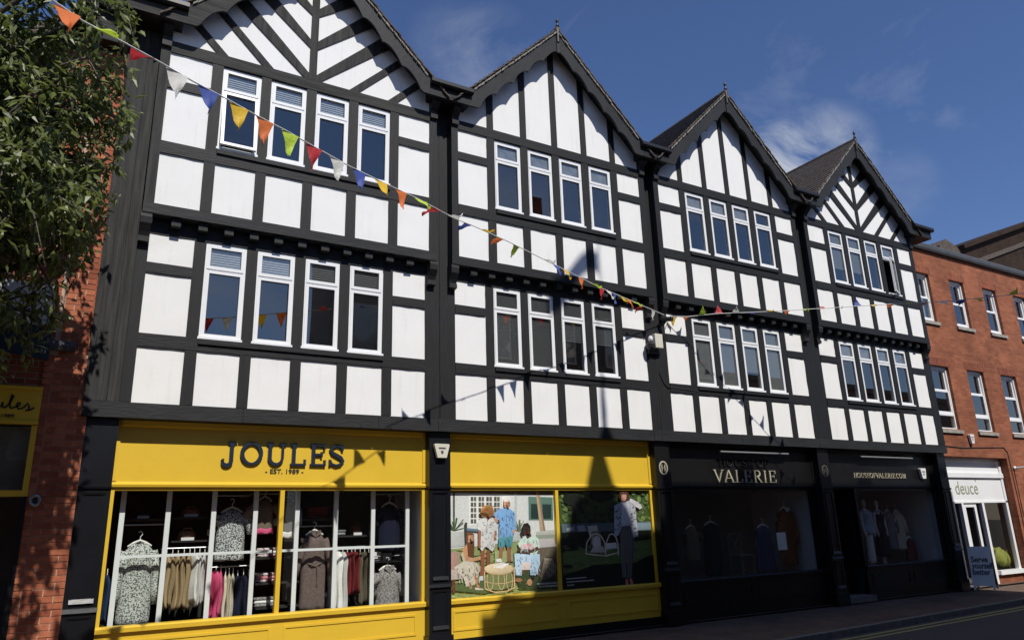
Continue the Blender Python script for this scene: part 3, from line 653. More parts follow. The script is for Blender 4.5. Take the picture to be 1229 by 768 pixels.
# shop interiors
def interior(x0, x1, yb, zf, mt, reveal='reveal', zc=2.37):
    m = MB(); m.box(x0, x1, yb, yb + .08, zf, 3.3); m.box(x0, x1, .42, yb, zf - .06, zf); m.box(x0, x1, .46, yb, zc, zc + .06)
    part('display_back', m, mt, x0)
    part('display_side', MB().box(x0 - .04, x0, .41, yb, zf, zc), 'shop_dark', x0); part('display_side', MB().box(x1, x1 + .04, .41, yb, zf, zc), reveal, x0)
interior(-.09, 4.87, 1.65, .38, 'shop_dark'); interior(5.36, 10.2, .55, .38, 'shop_dark', 'shop_dark')
interior(10.72, 15.60, 2.4, .38, 'room_grey'); interior(17.22, 20.9, 2.4, .38, 'room_grey'); interior(16.1, 17.18, 2.3, GZ, 'room_grey', 'shop_dark')
# ---- white glazing bars inside the first window
gb = [.085, .72, 1.385, 2.03, 2.71, 3.375, 4.045, 4.695]
for x in gb: part('glazing_bar', MB().box(x - .036, x + .036, .58, .63, .40, 2.37), 'glazing_bar', x, W1)
for a, c_ in ((gb[0], gb[3]), (gb[3], 2.36), (2.40, gb[4]), (gb[4], gb[7])): part('glazing_bar', MB().box(a + .037, c_ - .037, .585, .625, 1.365, 1.405), 'glazing_bar', a, W1)
# ================================================================== LETTERING
def stroke_poly(pts, w0):
    """closed outline of a polyline with width (float or list)"""
    n = len(pts); ws = w0 if isinstance(w0, (list, tuple)) else [w0] * n; L, Rr = [], []
    for k in range(n):
        a = Vector(pts[max(k - 1, 0)]); b = Vector(pts[min(k + 1, n - 1)]); d = (b - a); d = d / max(d.length, 1e-6); nn = Vector((-d.y, d.x)); p = Vector(pts[k])
        L.append(p + nn * ws[k] / 2); Rr.append(p - nn * ws[k] / 2)
    return L, Rr
def add_stroke(m, pts, w0, y0, y1):
    L, Rr = stroke_poly(pts, w0)
    for k in range(len(pts) - 1):
        m.prism([tuple(Rr[k]), tuple(Rr[k + 1]), tuple(L[k + 1]), tuple(L[k])], y0, y1)
def arc(cx, cz, rx, rz, a0, a1, n=14): return [(cx + rx * math.cos(R_(a0 + (a1 - a0) * i / n)), cz + rz * math.sin(R_(a0 + (a1 - a0) * i / n))) for i in range(n + 1)]
def glyph(ch, T, t, sf):
    """serif capitals, height 1. T thick stem, t thin stroke, sf serif overhang. returns (strokes, advance)"""
    def ser(x, z): return ([(x - T / 2 - sf, z), (x + T / 2 + sf, z)], t)
    V = lambda x: ([(x, 0), (x, 1)], T)
    h = t / 2
    if ch == 'I': return [V(.25), ser(.25, h), ser(.25, 1 - h)], .5
    if ch == 'L': return [V(.22), ser(.22, h), ser(.22, 1 - h), ([(.22, h), (.72, h)], t), ([(.72 - T * .3, 0), (.72 - T * .3, .28)], T * .6)], .80
    if ch == 'E': return [V(.22), ser(.22, h), ser(.22, 1 - h), ([(.22, h), (.74, h)], t), ([(.22, 1 - h), (.72, 1 - h)], t), ([(.22, .52), (.56, .52)], t), ([(.74 - T * .3, 0), (.74 - T * .3, .27)], T * .6), ([(.72 - T * .3, .74), (.72 - T * .3, 1)], T * .6), ([(.56, .40), (.56, .64)], t)], .82
    if ch == 'F': return [V(.22), ser(.22, h), ser(.22, 1 - h), ([(.22, 1 - h), (.72, 1 - h)], t), ([(.22, .52), (.56, .52)], t), ([(.72 - T * .3, .74), (.72 - T * .3, 1)], T * .6), ([(.56, .40), (.56, .64)], t)], .78
    if ch == 'H': return [V(.22), V(.78), ser(.22, h), ser(.22, 1 - h), ser(.78, h), ser(.78, 1 - h), ([(.22, .52), (.78, .52)], t)], 1.0
    if ch == 'O': 
        n = 28; return [(arc(.46, .5, .40 - T / 4, .5 - t / 2, 0, 360, n), [t + (T - t) * abs(math.cos(2 * math.pi * i / n)) for i in range(n + 1)])], .94
    if ch == 'C':
        n = 24; return [(arc(.46, .5, .40 - T / 4, .5 - t / 2, 42, 318, n), [t + (T - t) * max(0, -math.cos(R_(42 + 276 * i / n))) for i in range(n + 1)]), ([(.76, .68), (.76, .96)], t * 1.2)], .88
    if ch == 'U': return [([(.22, 1), (.22, .36)] + arc(.47, .33, .25, .33 - t / 2, 180, 360, 14) + [(.72, 1)], [T, T] + [T + (t * 1.2 - T) * min(1, i / 9) for i in range(15)] + [t * 1.2]), ser(.22, 1 - h), ser(.72, 1 - h)], .95
    if ch == 'J': return [([(.42, 1), (.42, .2)] + arc(.26, .14, .16, .17, 0, -170, 10), [T, T] + [T] * 8 + [T * .9, T * .8, T * .7]), ser(.42, 1 - h), ([(.10, .14), (.13, .17), (.16, .17)], T * 1.0)], .72
    if ch == 'S':
        P = [(.62, .76), (.55, .9), (.38, .97), (.2, .9), (.13, .74), (.2, .6), (.38, .5), (.56, .39), (.64, .24), (.55, .09), (.36, .03), (.18, .1), (.1, .26)]
        return [(P, [t, t, t * 1.2, T * .75, T, T, T, T, T, T * .75, t * 1.2, t, t]), ([(.62, .72), (.62, .98)], t * 1.1), ([(.1, .02), (.1, .30)], t * 1.1)], .74
    if ch == 'V': return [([(.1, 1), (.44, .02)], T), ([(.44, .02), (.76, 1)], t * 1.1), ([(-.02, 1 - h), (.24, 1 - h)], t), ([(.64, 1 - h), (.88, 1 - h)], t)], .86
    if ch == 'A': return [([(.44, .98), (.78, 0)], T), ([(.10, 0), (.44, .98)], t * 1.1), ([(.2, .34), (.64, .34)], t), ([(0, h), (.22, h)], t), ([(.64, h), (.92, h)], t)], .90
    if ch == 'R': return [V(.22), ser(.22, h), ser(.22, 1 - h), ([(.22, 1 - h), (.46, 1 - h)] + arc(.46, .74, .20, .24, 90, -90, 10) + [(.22, .5)], [t, t] + [t + (T - t) * math.sin(math.pi * i / 10) for i in range(11)] + [t]), ([(.42, .5), (.74, .02)], T * .9), ([(.64, h), (.86, h)], t)], .88
    if ch == 'M': return [([(.2, 0), (.2, 1)], t * 1.2), ([(.88, 0), (.88, 1)], T), ([(.2, 1), (.54, .05)], T), ([(.54, .05), (.88, 1)], t), ser(.2, h), ser(.88, h)], 1.1
    if ch == '.': return [([(.1, .06), (.22, .06)], .12)], .34
    return [], .42
def word(parent, txt, x0, x1, z0, z1, yfront, depth, mt, T, t, sf, boxes=None, name='letter'):
    H = z1 - z0; gl_ = [glyph(c, T, t, sf) for c in txt]; tot = sum(g[1] for g in gl_); kx = (x1 - x0) / tot; x = x0
    for i, (st, adv) in enumerate(gl_):
        if st:
            m = MB(); e = 0
            for pts, w0 in st:
                ww = [a * H for a in w0] if isinstance(w0, (list, tuple)) else w0 * H
                add_stroke(m, [(x + p[0] * kx, z0 + p[1] * H) for p in pts], ww, yfront - depth - e, yfront); e += .0006
            m.build(name, mt, parent, (x, yfront, z0))
        x += adv * kx
word(F1, 'JOULES', 1.36, 3.40, 2.735, 3.10, YF - .001, .045, 'navy_letter', .165, .095, .05)
def text_obj(name, body, mt, parent, org, h, width=None, depth=.004, rot=(math.pi / 2, 0, 0), bold=0.0, space=1.0):
    cu = bpy.data.curves.new(name, 'FONT'); cu.body = body; cu.size = 1.0; cu.extrude = depth / max(h, .01) * .5; cu.offset = bold; cu.space_character = space; cu.resolution_u = 3
    to = bpy.data.objects.new('tmp', cu); COL.objects.link(to); bpy.context.view_layer.update()
    me = bpy.data.meshes.new_from_object(to.evaluated_get(bpy.context.evaluated_depsgraph_get())); bpy.data.objects.remove(to)
    xs = [v.co.x for v in me.vertices]; ys = [v.co.y for v in me.vertices]
    sx = h / .72
    kx = (width / (max(xs) - min(xs))) if width else sx
    for v in me.vertices: v.co = Vector(((v.co.x - min(xs)) * kx * S, v.co.y * sx * S, v.co.z * sx * S))
    me.materials.clear(); me.materials.append(MATS[mt]); me.name = name
    for p in me.polygons: p.material_index = 0
    o = put(name, me, parent, org, rot); return o
text_obj('lettering', '- EST. 1989 -', 'letter_dark', F1, (2.08, YF - .004, 2.605), .075, .62, .01, bold=.015)
word(F3, 'HOUSE OF', 12.32, 14.05, 2.88, 3.06, YF - .001, .03, 'shadow_letter', .16, .05, .05)
word(F3, 'VALERIE', 12.13, 14.25, 2.515, 2.80, YF - .001, .03, 'cream_letter', .13, .04, .05)
word(F4, 'HOUSEOFVALERIE.COM', 17.25, 19.58, 2.66, 2.79, YF - .001, .02, 'cream_letter', .15, .06, .05)
def roundel(x, mt):
    n = 28; m = MB()
    cx, cz, y0 = x, 2.80, .10
    ro, ri = .15, .118
    outer = [(cx + ro * .82 * math.cos(2 * math.pi * i / n), cz + ro * math.sin(2 * math.pi * i / n)) for i in range(n + 1)]
    inner = [(cx + ri * .80 * math.cos(2 * math.pi * i / n), cz + ri * math.sin(2 * math.pi * i / n)) for i in range(n + 1)]
    for i in range(n): m.prism([outer[i], outer[i + 1], inner[i + 1], inner[i]], y0 - .012, y0 - .001)
    o = part('roundel', m, mt, x)
    for pts, w0 in glyph('H', .16, .06, .06)[0]:
        q = MB(); add_stroke(q, [(cx - .075 + p[0] * .15, cz - .075 + p[1] * .15) for p in pts], w0 * .15, y0 - .010, y0 - .001); part('letter', q, mt, x, o)
mat('roundel_shaded', (.09, .085, .07), .5, .1, 3)  # darker copy of the cream lettering, shade put into the colour
roundel(10.46, 'cream_letter'); roundel(15.86, 'roundel_shaded'); roundel(21.14, 'roundel_shaded')
# ================================================================== BUNTING
PA = Vector((10.62, -.17, 6.21))
def on_plan(px, py, p0, p1):
    if p0 == (2.17, -3.34) and px < 545: p0, p1 = (1.25, -4.22), (4.07, -2.66)      # the wind bows the left half towards the street
    """pixel ray meets the vertical plane through two plan points (the strand hangs straight in plan)"""
    d = ray(px, py); n = Vector((p1[1] - p0[1], -(p1[0] - p0[0]))); t = ((p0[0] - CP.x) * n.x + (p0[1] - CP.y) * n.y) / (d.x * n.x + d.y * n.y)
    return CP + d * t
def bunting(label, string_px, flags, p0, p1, ends):
    pts = [on_plan(a, b, p0, p1) for a, b in string_px]
    root = thing('bunting', label, 'bunting', pts[0], 'bunting strands across the street')
    full = ([ends[0]] if ends[0] else []) + pts + ([ends[1]] if ends[1] else [])
    sm_ = []
    for a, b in zip(full[:-1], full[1:]):
        for k in range(4): sm_.append(Vector(a).lerp(Vector(b), k / 4))
    sm_.append(Vector(full[-1]))
    MB().tube(sm_, .0085, 5).build('string', 'rope', root, tuple(pts[0]))
    tdir = Vector((p1[0] - p0[0], p1[1] - p0[1], 0)).normalized()
    def y_on(px):
        for (x0, y0), (x1, y1) in zip(string_px[:-1], string_px[1:]):
            if x0 <= px <= x1: return y0 + (y1 - y0) * (px - x0) / (x1 - x0)
        return string_px[-1][1]
    wnd = Vector((-tdir.y, tdir.x, 0))
    if wnd.y < 0: wnd = -wnd
    for px, col, ang, twist in flags:
        c = on_plan(px, y_on(px), p0, p1)
        w_, h_ = (.235, .30) if px < 540 else (.18, .22)
        m = MB(); n = 6; rows = []
        A = Matrix.Rotation(R_(ang), 3, tdir)          # blown up around the string
        for j in range(n + 1):
            f = j / n; row = []
            for i in range(5):
                s_ = (i / 4 - .5) * w_ * (1 - f * .97)
                bulge = .07 * math.sin(f * 2.2) * (1 + math.sin(px * 1.7)) * .6 + .03 * math.sin(6 * f + i * .9 + px)
                loc = Vector((0, 0, -h_ * f)) + wnd * bulge * f
                loc = A @ loc + tdir * s_
                loc = loc + wnd * (twist * s_ * f * .9) + Vector((0, 0, -.02 * math.cos(i * 2.1 + px) * f))
                row.append(c + loc)
            rows.append(row)
        m.rings(rows, closed=False); m.smooth = True
        m.build('flag', 'flag_' + col, root, tuple(c))
    return root
cy = ['orange', 'lime', 'red', 'white', 'blue', 'yellow']
st1 = [(65, 2), (100, 26), (150, 52), (192, 75), (232, 98), (270, 118), (310, 140), (345, 158), (380, 178), (420, 200), (455, 217), (500, 238), (545, 262), (570, 272), (610, 290), (640, 305), (680, 325), (720, 345), (760, 362), (797, 378)]
fx = [80, 126, 172, 213, 250, 287, 318, 348, 377, 405, 431, 457, 481, 503, 523, 543, 562, 582, 601, 620, None, 655, 667, 679, 697, 712, 722, 730, 737, 746, 754, 761, 771, 784]
an = [25, 75, 100, 8, 12, 4, 6, 14, 4, 6, 12, 28, 20, 60, 80, 85, 70, 85, 80, -40, 0, 85, 40, 30, 10, 60, 12, 40, 20, 40, 40, 60, 60, 5]
fl = []
ci = 0
for k, px in enumerate(fx):
    if px is None: continue
    c_ = cy[k % 6] if k < 20 else ['red', 'white', 'blue', 'yellow', 'orange', 'lime'][(k - 20) % 6]
    fl.append((px, c_, an[k] * (-1 if k % 2 else 1) if an[k] > 50 else -an[k], (random.random() - .5) * 1.2))
lp0, lp1 = (2.17, -3.34), (10.65, -.17)
e0 = on_plan(65, 2, lp0, lp1); e1_ = on_plan(150, 52, lp0, lp1)
far = e0 + (e0 - e1_) * 3.0 + Vector((0, 0, .6))
bunting('bunting strand running from the black post up past the top left windows', st1, fl, lp0, lp1, (far, PA))
st2 = [(804, 380), (826, 380), (860, 376.5), (900, 375), (930, 373.5), (965, 371.5), (1000, 369.5), (1035, 367), (1070, 365), (1100, 364), (1130, 362), (1180, 357.5), (1229, 352), (1280, 345)]
fx2 = [807, 824, 843, 863, 883, 905, 925, 945, 966, 988, 1007, 1030, 1047, 1069, 1090, 1110, 1131, 1155, 1173, 1195, 1216]
c2 = ['yellow', 'orange', 'lime', 'red', 'white', 'blue', 'yellow', 'orange', 'lime', 'red', 'white', 'blue', 'yellow', 'orange', 'lime', 'red', 'white', 'blue', 'yellow', 'red', 'lime']
an2 = [10, 80, 150, 160, 120, 95, 100, 85, 90, 95, 88, 150, 90, 60, 85, 80, 70, 60, 70, 85, 120]
q0, q1 = (11.0, -.15), (13.43, -1.97)
g_end = on_plan(1280, 345, q0, q1); g2 = on_plan(1180, 357.5, q0, q1)
bunting('bunting strand running off the black post towards the red brick building', st2, [(a, b, c * (1 if k % 2 else -1), (random.random() - .5) * 1.4) for k, (a, b, c) in enumerate(zip(fx2, c2, an2))], q0, q1, (PA + Vector((.2, -.03, 0)), g_end + (g_end - g2) * 1.2))
# ================================================================== THINGS ON THE FACADE
def alarm(x, y, z, w_, h_, label, mt='plastic_cream'):
    t = thing('alarm_box', label, 'alarm box', (x, y, z))
    m = MB().prism([(x - w_ / 2, z + h_ / 2 - .02), (x - w_ / 2 + .02, z + h_ / 2), (x + w_ / 2 - .02, z + h_ / 2), (x + w_ / 2, z + h_ / 2 - .02), (x + w_ * .30, z - h_ / 2), (x - w_ * .30, z - h_ / 2)], y - .10, y - .03)
    m.build('cover', mt, t, (x, y, z))
    MB().prism([(x - w_ * .42, z + h_ * .4), (x + w_ * .42, z + h_ * .4), (x + w_ * .27, z - h_ * .56), (x - w_ * .27, z - h_ * .56)], y - .03, y + .005).build('base', 'metal_black', t, (x, y, z))
    q = MB(); q.prism([(x - .03, z - .0), (x + .03, z - .0), (x + .02, z - .05), (x, z - .065), (x - .02, z - .05)], y - .1025, y - .1); q.box(x - .07, x + .07, y - .1025, y - .1, z + .03, z + .06)
    q.build('badge', 'gasket', t, (x, y, z))
    return t
alarm(5.12, .10, 3.02, .30, .25, 'cream alarm box on the dark pilaster between the two yellow shopfronts')
alarm(20.32, YF, 2.80, .26, .29, 'white alarm box on the black fascia with the web address', 'plastic_white')
# floodlight and junction box on the post
t = thing('floodlight', 'beige junction box with black floodlight clamped to the black post', 'floodlight', (10.42, 0, 5.6))
MB().box(10.28, 10.50, -.20, .0, 5.42, 5.74).build('junction_box', 'plastic_cream', t, (10.4, 0, 5.6))
MB().box(10.20, 10.55, -.06, .01, 5.30, 5.43).build('bracket', 'metal_black', t, (10.4, 0, 5.6))
m = MB(); m.lathe([(.05, 5.36), (.09, 5.40), (.10, 5.48), (.07, 5.52), (.03, 5.54)], 10.18, -.14, 12); m.build('lamp_head', 'metal_black', t, (10.4, 0, 5.6))
m = MB(); m.ell((10.18, -.16, 5.61), .055, .055, .07); m.build('sensor', 'plastic_white', t, (10.4, 0, 5.6))
t = thing('security_camera', 'small black camera on a bracket above the beige junction box', 'camera', (10.62, 0, 5.98))
MB().tube([(10.62, .01, 5.98), (10.62, -.16, 6.02), (10.66, -.22, 6.10)], .03, 8).build('arm', 'metal_black', t, (10.62, 0, 5.98))
MB().tube([(10.60, -.10, 6.13), (10.70, -.36, 6.08)], .055, 10).build('body', 'metal_black', t, (10.62, 0, 5.98))
tag(MB().tube([(10.47, .0, 5.3), (10.50, -.003, 4.9), (10.56, -.005, 4.75), (10.62, -.005, 4.65), (10.70, -.008, 4.58), (11.2, -.012, 4.56), (11.62, -.012, 4.54)], .011, 5).build('cable', 'cable', None, (10.47, 0, 5.3)), 'thin black cable sagging from the junction box to the window rail', 'cable')
tag(MB().tube([(10.44, .0, 5.3), (10.44, -.004, 4.2), (10.44, -.012, 3.42)], .010, 5).build('cable', 'cable', None, (10.44, 0, 5.3)), 'thin black cable running straight down the post from the floodlight', 'cable')
for x0, x1, lb in ((12.27, 14.60, 'slim strip lamp over the white shop name on the black fascia'), (17.45, 19.78, 'slim strip lamp over the web address on the black fascia')):
    t = thing('strip_lamp', lb, 'lamp', ((x0 + x1) / 2, YF, 3.2), 'strip lamps over the black fascias')
    MB().tube([(x0, .13, 3.20), (x1, .13, 3.20)], .022, 8).build('tube', 'lampbar', t, (x0, .13, 3.2))
    for f in (.28, .78):
        x = x0 + (x1 - x0) * f; MB().tube([(x, YF, 3.27), (x, .2, 3.30), (x, .13, 3.22)], .012, 6).build('arm', 'metal_black', t, (x, YF, 3.2))
m = tag(MB().box(-.145, -.075, -.09, .0, 6.49, 6.61).box(-.06, .01, -.09, .0, 6.49, 6.61).build('pale_block', 'estate_white', None, (-.1, 0, 6.5)), 'pair of small pale blocks under the upper left corner post', 'block')
# ================================================================== CLOTHES IN THE YELLOW SHOP WINDOW
GY = .86
def fold(a, z, k): return 1 + .10 * math.sin(a * 5 + k) * min(1, max(0, z)) + .05 * math.sin(a * 11 + k * 2 + z * 3)
def hanger(root, c, w_, mt='hanger'):
    x, y, z = c
    m = MB(); m.tube([(x, y, z + .01), (x, y, z + .07), (x + .025, y, z + .10), (x + .02, y, z + .135), (x - .01, y, z + .15), (x - .03, y, z + .13)], .007, 5)
    m.tube([(x - w_ / 2, y, z - .07), (x - w_ * .25, y, z - .02), (x, y, z + .015), (x + w_ * .25, y, z - .02), (x + w_ / 2, y, z - .07)], [.012, .02, .02, .02, .012], 6)
    m.build('hanger', mt, root, c)
def garment(name, label, cat, cx, ztop, zbot, hw, mt, sleeve=.0, flare=1.0, y=GY, waist=None, group=None, sl_out=.08, collar=None, hanger_mt='hanger', belt=None, hem=None):
    root = thing(name, label, cat, (cx, y, zbot), group); H = ztop - zbot; k = cx * 3.1
    m = MB(); rings = []
    prof = [(0, .42), (.015, .62), (.05, 1.0), (.12, 1.02), (.25, .98)]
    n = 24
    steps = 16
    fs = min(.3, .15 / H)
    for f in [0, fs * .12, fs * .3, fs * .55, fs * .8, fs] + [fs + (1 - fs) * (j + 1) / steps for j in range(steps)]:
        if f < fs: wd = .34 + .62 * (f / fs) ** .8
        else: wd = .96 + .04 * min(1, (f - fs) / .05) - .08 * math.sin(min(1, (f - fs) / .35) * math.pi) + (flare - 1) * max(0, f - .3) / .7
        if waist: wd *= 1 - .22 * math.exp(-((f - waist) / .06) ** 2)
        dp = .05 + .065 * min(1, f / fs)
        z = ztop - H * f
        r = []
        for q in range(n):
            a = 2 * math.pi * q / n
            fo = 1 + (.16 * math.sin(a * 6 + k + f * 1.5) + .08 * math.sin(a * 13 + k)) * min(1, f * 1.6)
            zz = z - (.09 * max(0, -math.sin(a)) ** 3 if f < .001 else 0) + .012 * math.sin(a * 6 + k) * f
            r.append((cx + hw * wd * math.cos(a) * (1 + .02 * math.sin(f * 9 + k)), y + dp * math.sin(a) * fo, zz))
        rings.append(r)
    m.rings(rings); m.smooth = True; m.build('body', mt, root, (cx, y, zbot))
    if sleeve:
        for sg in (-1, 1):
            p = [(cx + sg * hw * .80, y, ztop - .13), (cx + sg * (hw + sl_out * .5), y - .02, ztop - .10 - sleeve * .35), (cx + sg * (hw + sl_out * .9), y - .04, ztop - .10 - sleeve * .75), (cx + sg * (hw + sl_out), y - .03, ztop - .10 - sleeve)]
            q = MB().tube(p, [.085, .078, .065, .055], 10); q.smooth = True; q.build('sleeve', mt, root, (cx, y, zbot))
    if collar:
        q = MB(); 
        for sg in (-1, 1): q.prism([(cx, ztop - .10), (cx + sg * .09, ztop - .02), (cx + sg * .08, ztop + .03), (cx + sg * .02, ztop + .02)], y - .105, y - .085)
        q.build('collar', collar, root, (cx, y, zbot))
    if belt:
        z = ztop - H * belt; q = MB().tube([(cx - hw * .78, y - .05, z), (cx - hw * .4, y - .125, z - .03), (cx, y - .14, z - .06), (cx + hw * .4, y - .125, z - .02), (cx + hw * .75, y - .05, z)], .014, 6); q.tube([(cx + .02, y - .145, z - .06), (cx + .04, y - .15, z - .2), (cx + .03, y - .15, z - .36)], .012, 6); q.build('belt', mt, root, (cx, y, zbot))
    if hem:
        hm, h0 = hem; q = MB(); q.rings([[(v[0] + (v[0] - cx) * .02, v[1] + (v[1] - y) * .03, v[2]) for v in r] for r in rings[-h0:]]); q.smooth = True; q.build('hem_band', hm, root, (cx, y, zbot))
    hanger(root, (cx, y, ztop + .02), hw * 1.5, hanger_mt)
    return root
def rail_item(name, label, cat, x, w_, ztop, zbot, mt, y=GY, group=None, taper=1.15):
    """a garment seen edge-on, hanging from a rail"""
    root = thing(name, label, cat, (x, y, zbot), group); k = x * 17; rings = []; n = 14; st = 9
    st = 14; n = 22; yaw = R_(random.uniform(-34, 34)); ph = random.uniform(0, 6)
    for j in range(st + 1):
        f = j / st; hw = w_ / 2 * (.18 + .82 * min(1, f / .10)) * (1 + (taper - 1) * f); dp = .19 * (.35 + .65 * min(1, f / .09)) * (1 - .12 * math.sin(f * 3)); ring = []
        for q in range(n):
            a = 2 * math.pi * q / n; xx = hw * math.cos(a) * (1 + .30 * math.sin(4 * a + ph + f * 2) * min(1, f * 2)) + .25 * hw * math.sin(f * 7 + ph); yy = dp * math.sin(a) * (1 + .12 * math.sin(5 * a + ph))
            ring.append((x + xx * math.cos(yaw) - yy * math.sin(yaw) * .5, y + xx * math.sin(yaw) + yy * math.cos(yaw), ztop - (ztop - zbot) * f - .05 * min(1, f * 8) * abs(math.sin(a)) * (1 - f) + .03 * math.sin(a * 2 + ph) * f))
        rings.append(ring)
    m = MB().rings(rings); m.smooth = True; m.build('body', mt, root, (x, y, zbot))
    MB().tube([(x, y, ztop - .01), (x, y, ztop + .05), (x, y + .02, ztop + .085)], .007, 5).build('hook', 'hanger', root, (x, y, zbot))
def X(px, py, y=GY): return at(px, py, y=y).x
def Z(px, py, y=GY): return at(px, py, y=y).z
garment('long_dress', 'sage and white patterned long dress on a white hanger by the brick pier', 'dress', X(167, 660), Z(167, 651), .42, X(186, 660) - X(167, 660), 'c_sage', .80, 1.06, collar=None, sl_out=.05, waist=None)
garment('printed_dress', 'black and white leaf print dress hanging high in the shop window', 'dress', X(278, 620), Z(278, 611), Z(278, 672), .23, 'c_leaf', .30, 1.0)
garment('wrap_dress', 'brown belted shirt dress on a white hanger', 'dress', X(377, 650), Z(377, 638), .42, .20, 'c_brown', .62, 1.12, collar='c_brown', belt=.40, sl_out=.10)
garment('button_dress', 'navy dress with pale buttons hanging high beside the grey side wall', 'dress', X(467, 620), Z(467, 605), Z(467, 660), .20, 'c_navy', .3, 1.02, hanger_mt='hanger')
garment('checked_shirt', 'grey checked shirt with draped collar hanging low by the grey side wall', 'shirt', X(465, 690), Z(465, 680), Z(465, 738), .215, 'c_check', .40, 1.05, collar='c_check', sl_out=.05)
garment('colour_block_jumper', 'taupe jumper with pink hem hanging beside the yellow mullion', 'jumper', X(317, 615), Z(317, 598), Z(317, 640), .16, 'c_taupe', .30, 1.0, hem=('c_pink', 4), sl_out=.16)
garment('striped_jumper', 'grey and white jumper hanging just behind the yellow mullion', 'jumper', X(345, 615), Z(345, 598), Z(345, 645), .14, 'c_grey', .34, 1.0, hem=('c_white', 4), sl_out=.05)
def cluster(px0, px1, n, py0, py1, mt, name, lab, cat, grp):
    for i in range(n):
        px = px0 + (px1 - px0) * (i + .5) / n; w_ = (X(px1, py0) - X(px0, py0)) / n * 1.05
        rail_item(name, lab, cat, X(px, py0), w_, Z(px, py0) + random.uniform(-.01, .01), Z(px, py1) + random.uniform(-.03, .03), mt, GY + random.uniform(-.03, .03), grp)
cluster(197, 231, 5, 664, 727, 'c_khaki', 'khaki_jacket', 'khaki jacket on the rail beside white blouses', 'jacket', 'khaki jackets on the rail')
cluster(230, 249, 3, 664, 722, 'c_white', 'white_blouse', 'white blouse on the rail between khaki jackets and pink tops', 'blouse', 'white blouses on the rail')
cluster(251, 268, 3, 684, 738, 'c_pink', 'pink_top', 'bright pink top hanging on the low rail', 'top', 'pink tops on the rail')
cluster(268, 282, 3, 688, 742, 'c_cream', 'cream_trousers', 'cream trousers hanging next to the pink tops', 'trousers', 'cream trousers on the rail')
cluster(282, 302, 3, 690, 740, 'c_navy', 'navy_trousers', 'dark navy trousers hanging next to the cream ones', 'trousers', 'navy trousers on the rail')
cluster(397, 415, 3, 662, 732, 'c_white', 'white_dress', 'white dress on the rail beside burgundy tops', 'dress', 'white dresses on the rail')
cluster(415, 428, 3, 662, 712, 'c_burg', 'burgundy_top', 'burgundy top on the rail beside white dresses', 'top', 'burgundy tops on the rail')
cluster(429, 446, 3, 662, 724, 'c_olive', 'olive_skirt', 'olive brown skirt on the rail beside burgundy tops', 'skirt', 'olive skirts on the rail')
cluster(126, 131, 1, 690, 745, 'c_blue', 'blue_top', 'blue top hanging in the corner behind the yellow frame', 'top', None)
def rail(px0, px1, py, lab, dz=.085):
    a, b = X(px0, py), X(px1, py); z = Z((px0 + px1) / 2, py) + dz
    t = thing('clothes_rail', lab, 'rail', (a, GY, z))
    MB().tube([(a, GY + .01, z), (b, GY + .01, z)], .012, 8).build('bar', 'metal_grey', t, (a, GY, z))
    for x in (a, b): MB().tube([(x, GY + .01, z), (x, 1.66, z + .0)], .010, 6).build('bracket', 'metal_grey', t, (x, GY, z))
rail(193, 249, 664, 'clothes rail carrying khaki jackets and white blouses'); rail(250, 304, 686, 'clothes rail carrying pink tops and cream trousers'); rail(395, 447, 662, 'clothes rail carrying white dresses and burgundy tops')
rail(146, 200, 643, 'clothes rail carrying the sage patterned dress', .17); rail(258, 300, 602, 'clothes rail carrying the leaf print dress', .10); rail(360, 400, 631, 'clothes rail carrying the brown belted dress', .0); rail(449, 484, 596, 'clothes rail carrying the navy button dress', .05)
rail(304, 352, 594, 'clothes rail carrying the two colour block jumpers', .02); rail(449, 484, 673, 'clothes rail carrying the grey checked shirt', .09)
def shelf(px0, px1, py, lab, y0=.80, y1=1.5):
    a, b = X(px0, py), X(px1, py); z = Z((px0 + px1) / 2, py)
    return tag(MB().box(a, b, y0, 1.649, z - .03, z).build('shelf', 'shop_dark', None, (a, y0, z)), lab, 'shelf'), z
def bag(px, py, w_, h_, mt, lab, name='handbag', cat='handbag', y=1.0):
    x = X(px, py, y); return x
def handbag(px, zs, w_, h_, mt, lab):
    x = X(px, 640); t = thing('handbag', lab, 'handbag', (x, 1.0, zs)); m = MB(); R0 = []
    for f, s_ in ((0, .86), (.1, 1.0), (.5, 1.0), (.85, .9), (1.0, .72)):
        R0.append([(x + w_ / 2 * s_ * math.cos(2 * math.pi * q / 14), 1.0 + .09 * s_ * math.sin(2 * math.pi * q / 14), zs + h_ * f) for q in range(14)])
    m.rings(R0); m.smooth = True; m.build('body', mt, t, (x, 1.0, zs))
    MB().tube([(x - w_ * .25, .97, zs + h_ * .9), (x - w_ * .2, .95, zs + h_ * 1.25), (x + w_ * .2, .95, zs + h_ * 1.25), (x + w_ * .25, .97, zs + h_ * .9)], .011, 6).build('handle', mt, t, (x, 1.0, zs))
    MB().box(x - w_ * .34, x + w_ * .34, .885, .905, zs, zs + .045).build('tag', 'plastic_white', t, (x, .9, zs))
_, z = shelf(205, 249, 620, 'black shelf carrying the upper brown handbag'); handbag(228, z, .30, .13, 'brown_bag', 'brown leather handbag on the upper shelf')
_, z = shelf(205, 249, 648, 'black shelf carrying the lower brown handbag'); handbag(226, z, .28, .15, 'brown_bag', 'brown leather handbag on the lower shelf, above the khaki jackets')
_, z = shelf(145, 200, 622, 'black shelf above the sage patterned dress'); handbag(170, z, .24, .12, 'val_black', 'black handbag with pale tag above the sage dress')
_, z = shelf(362, 402, 622, 'black shelf carrying dark red knitwear')
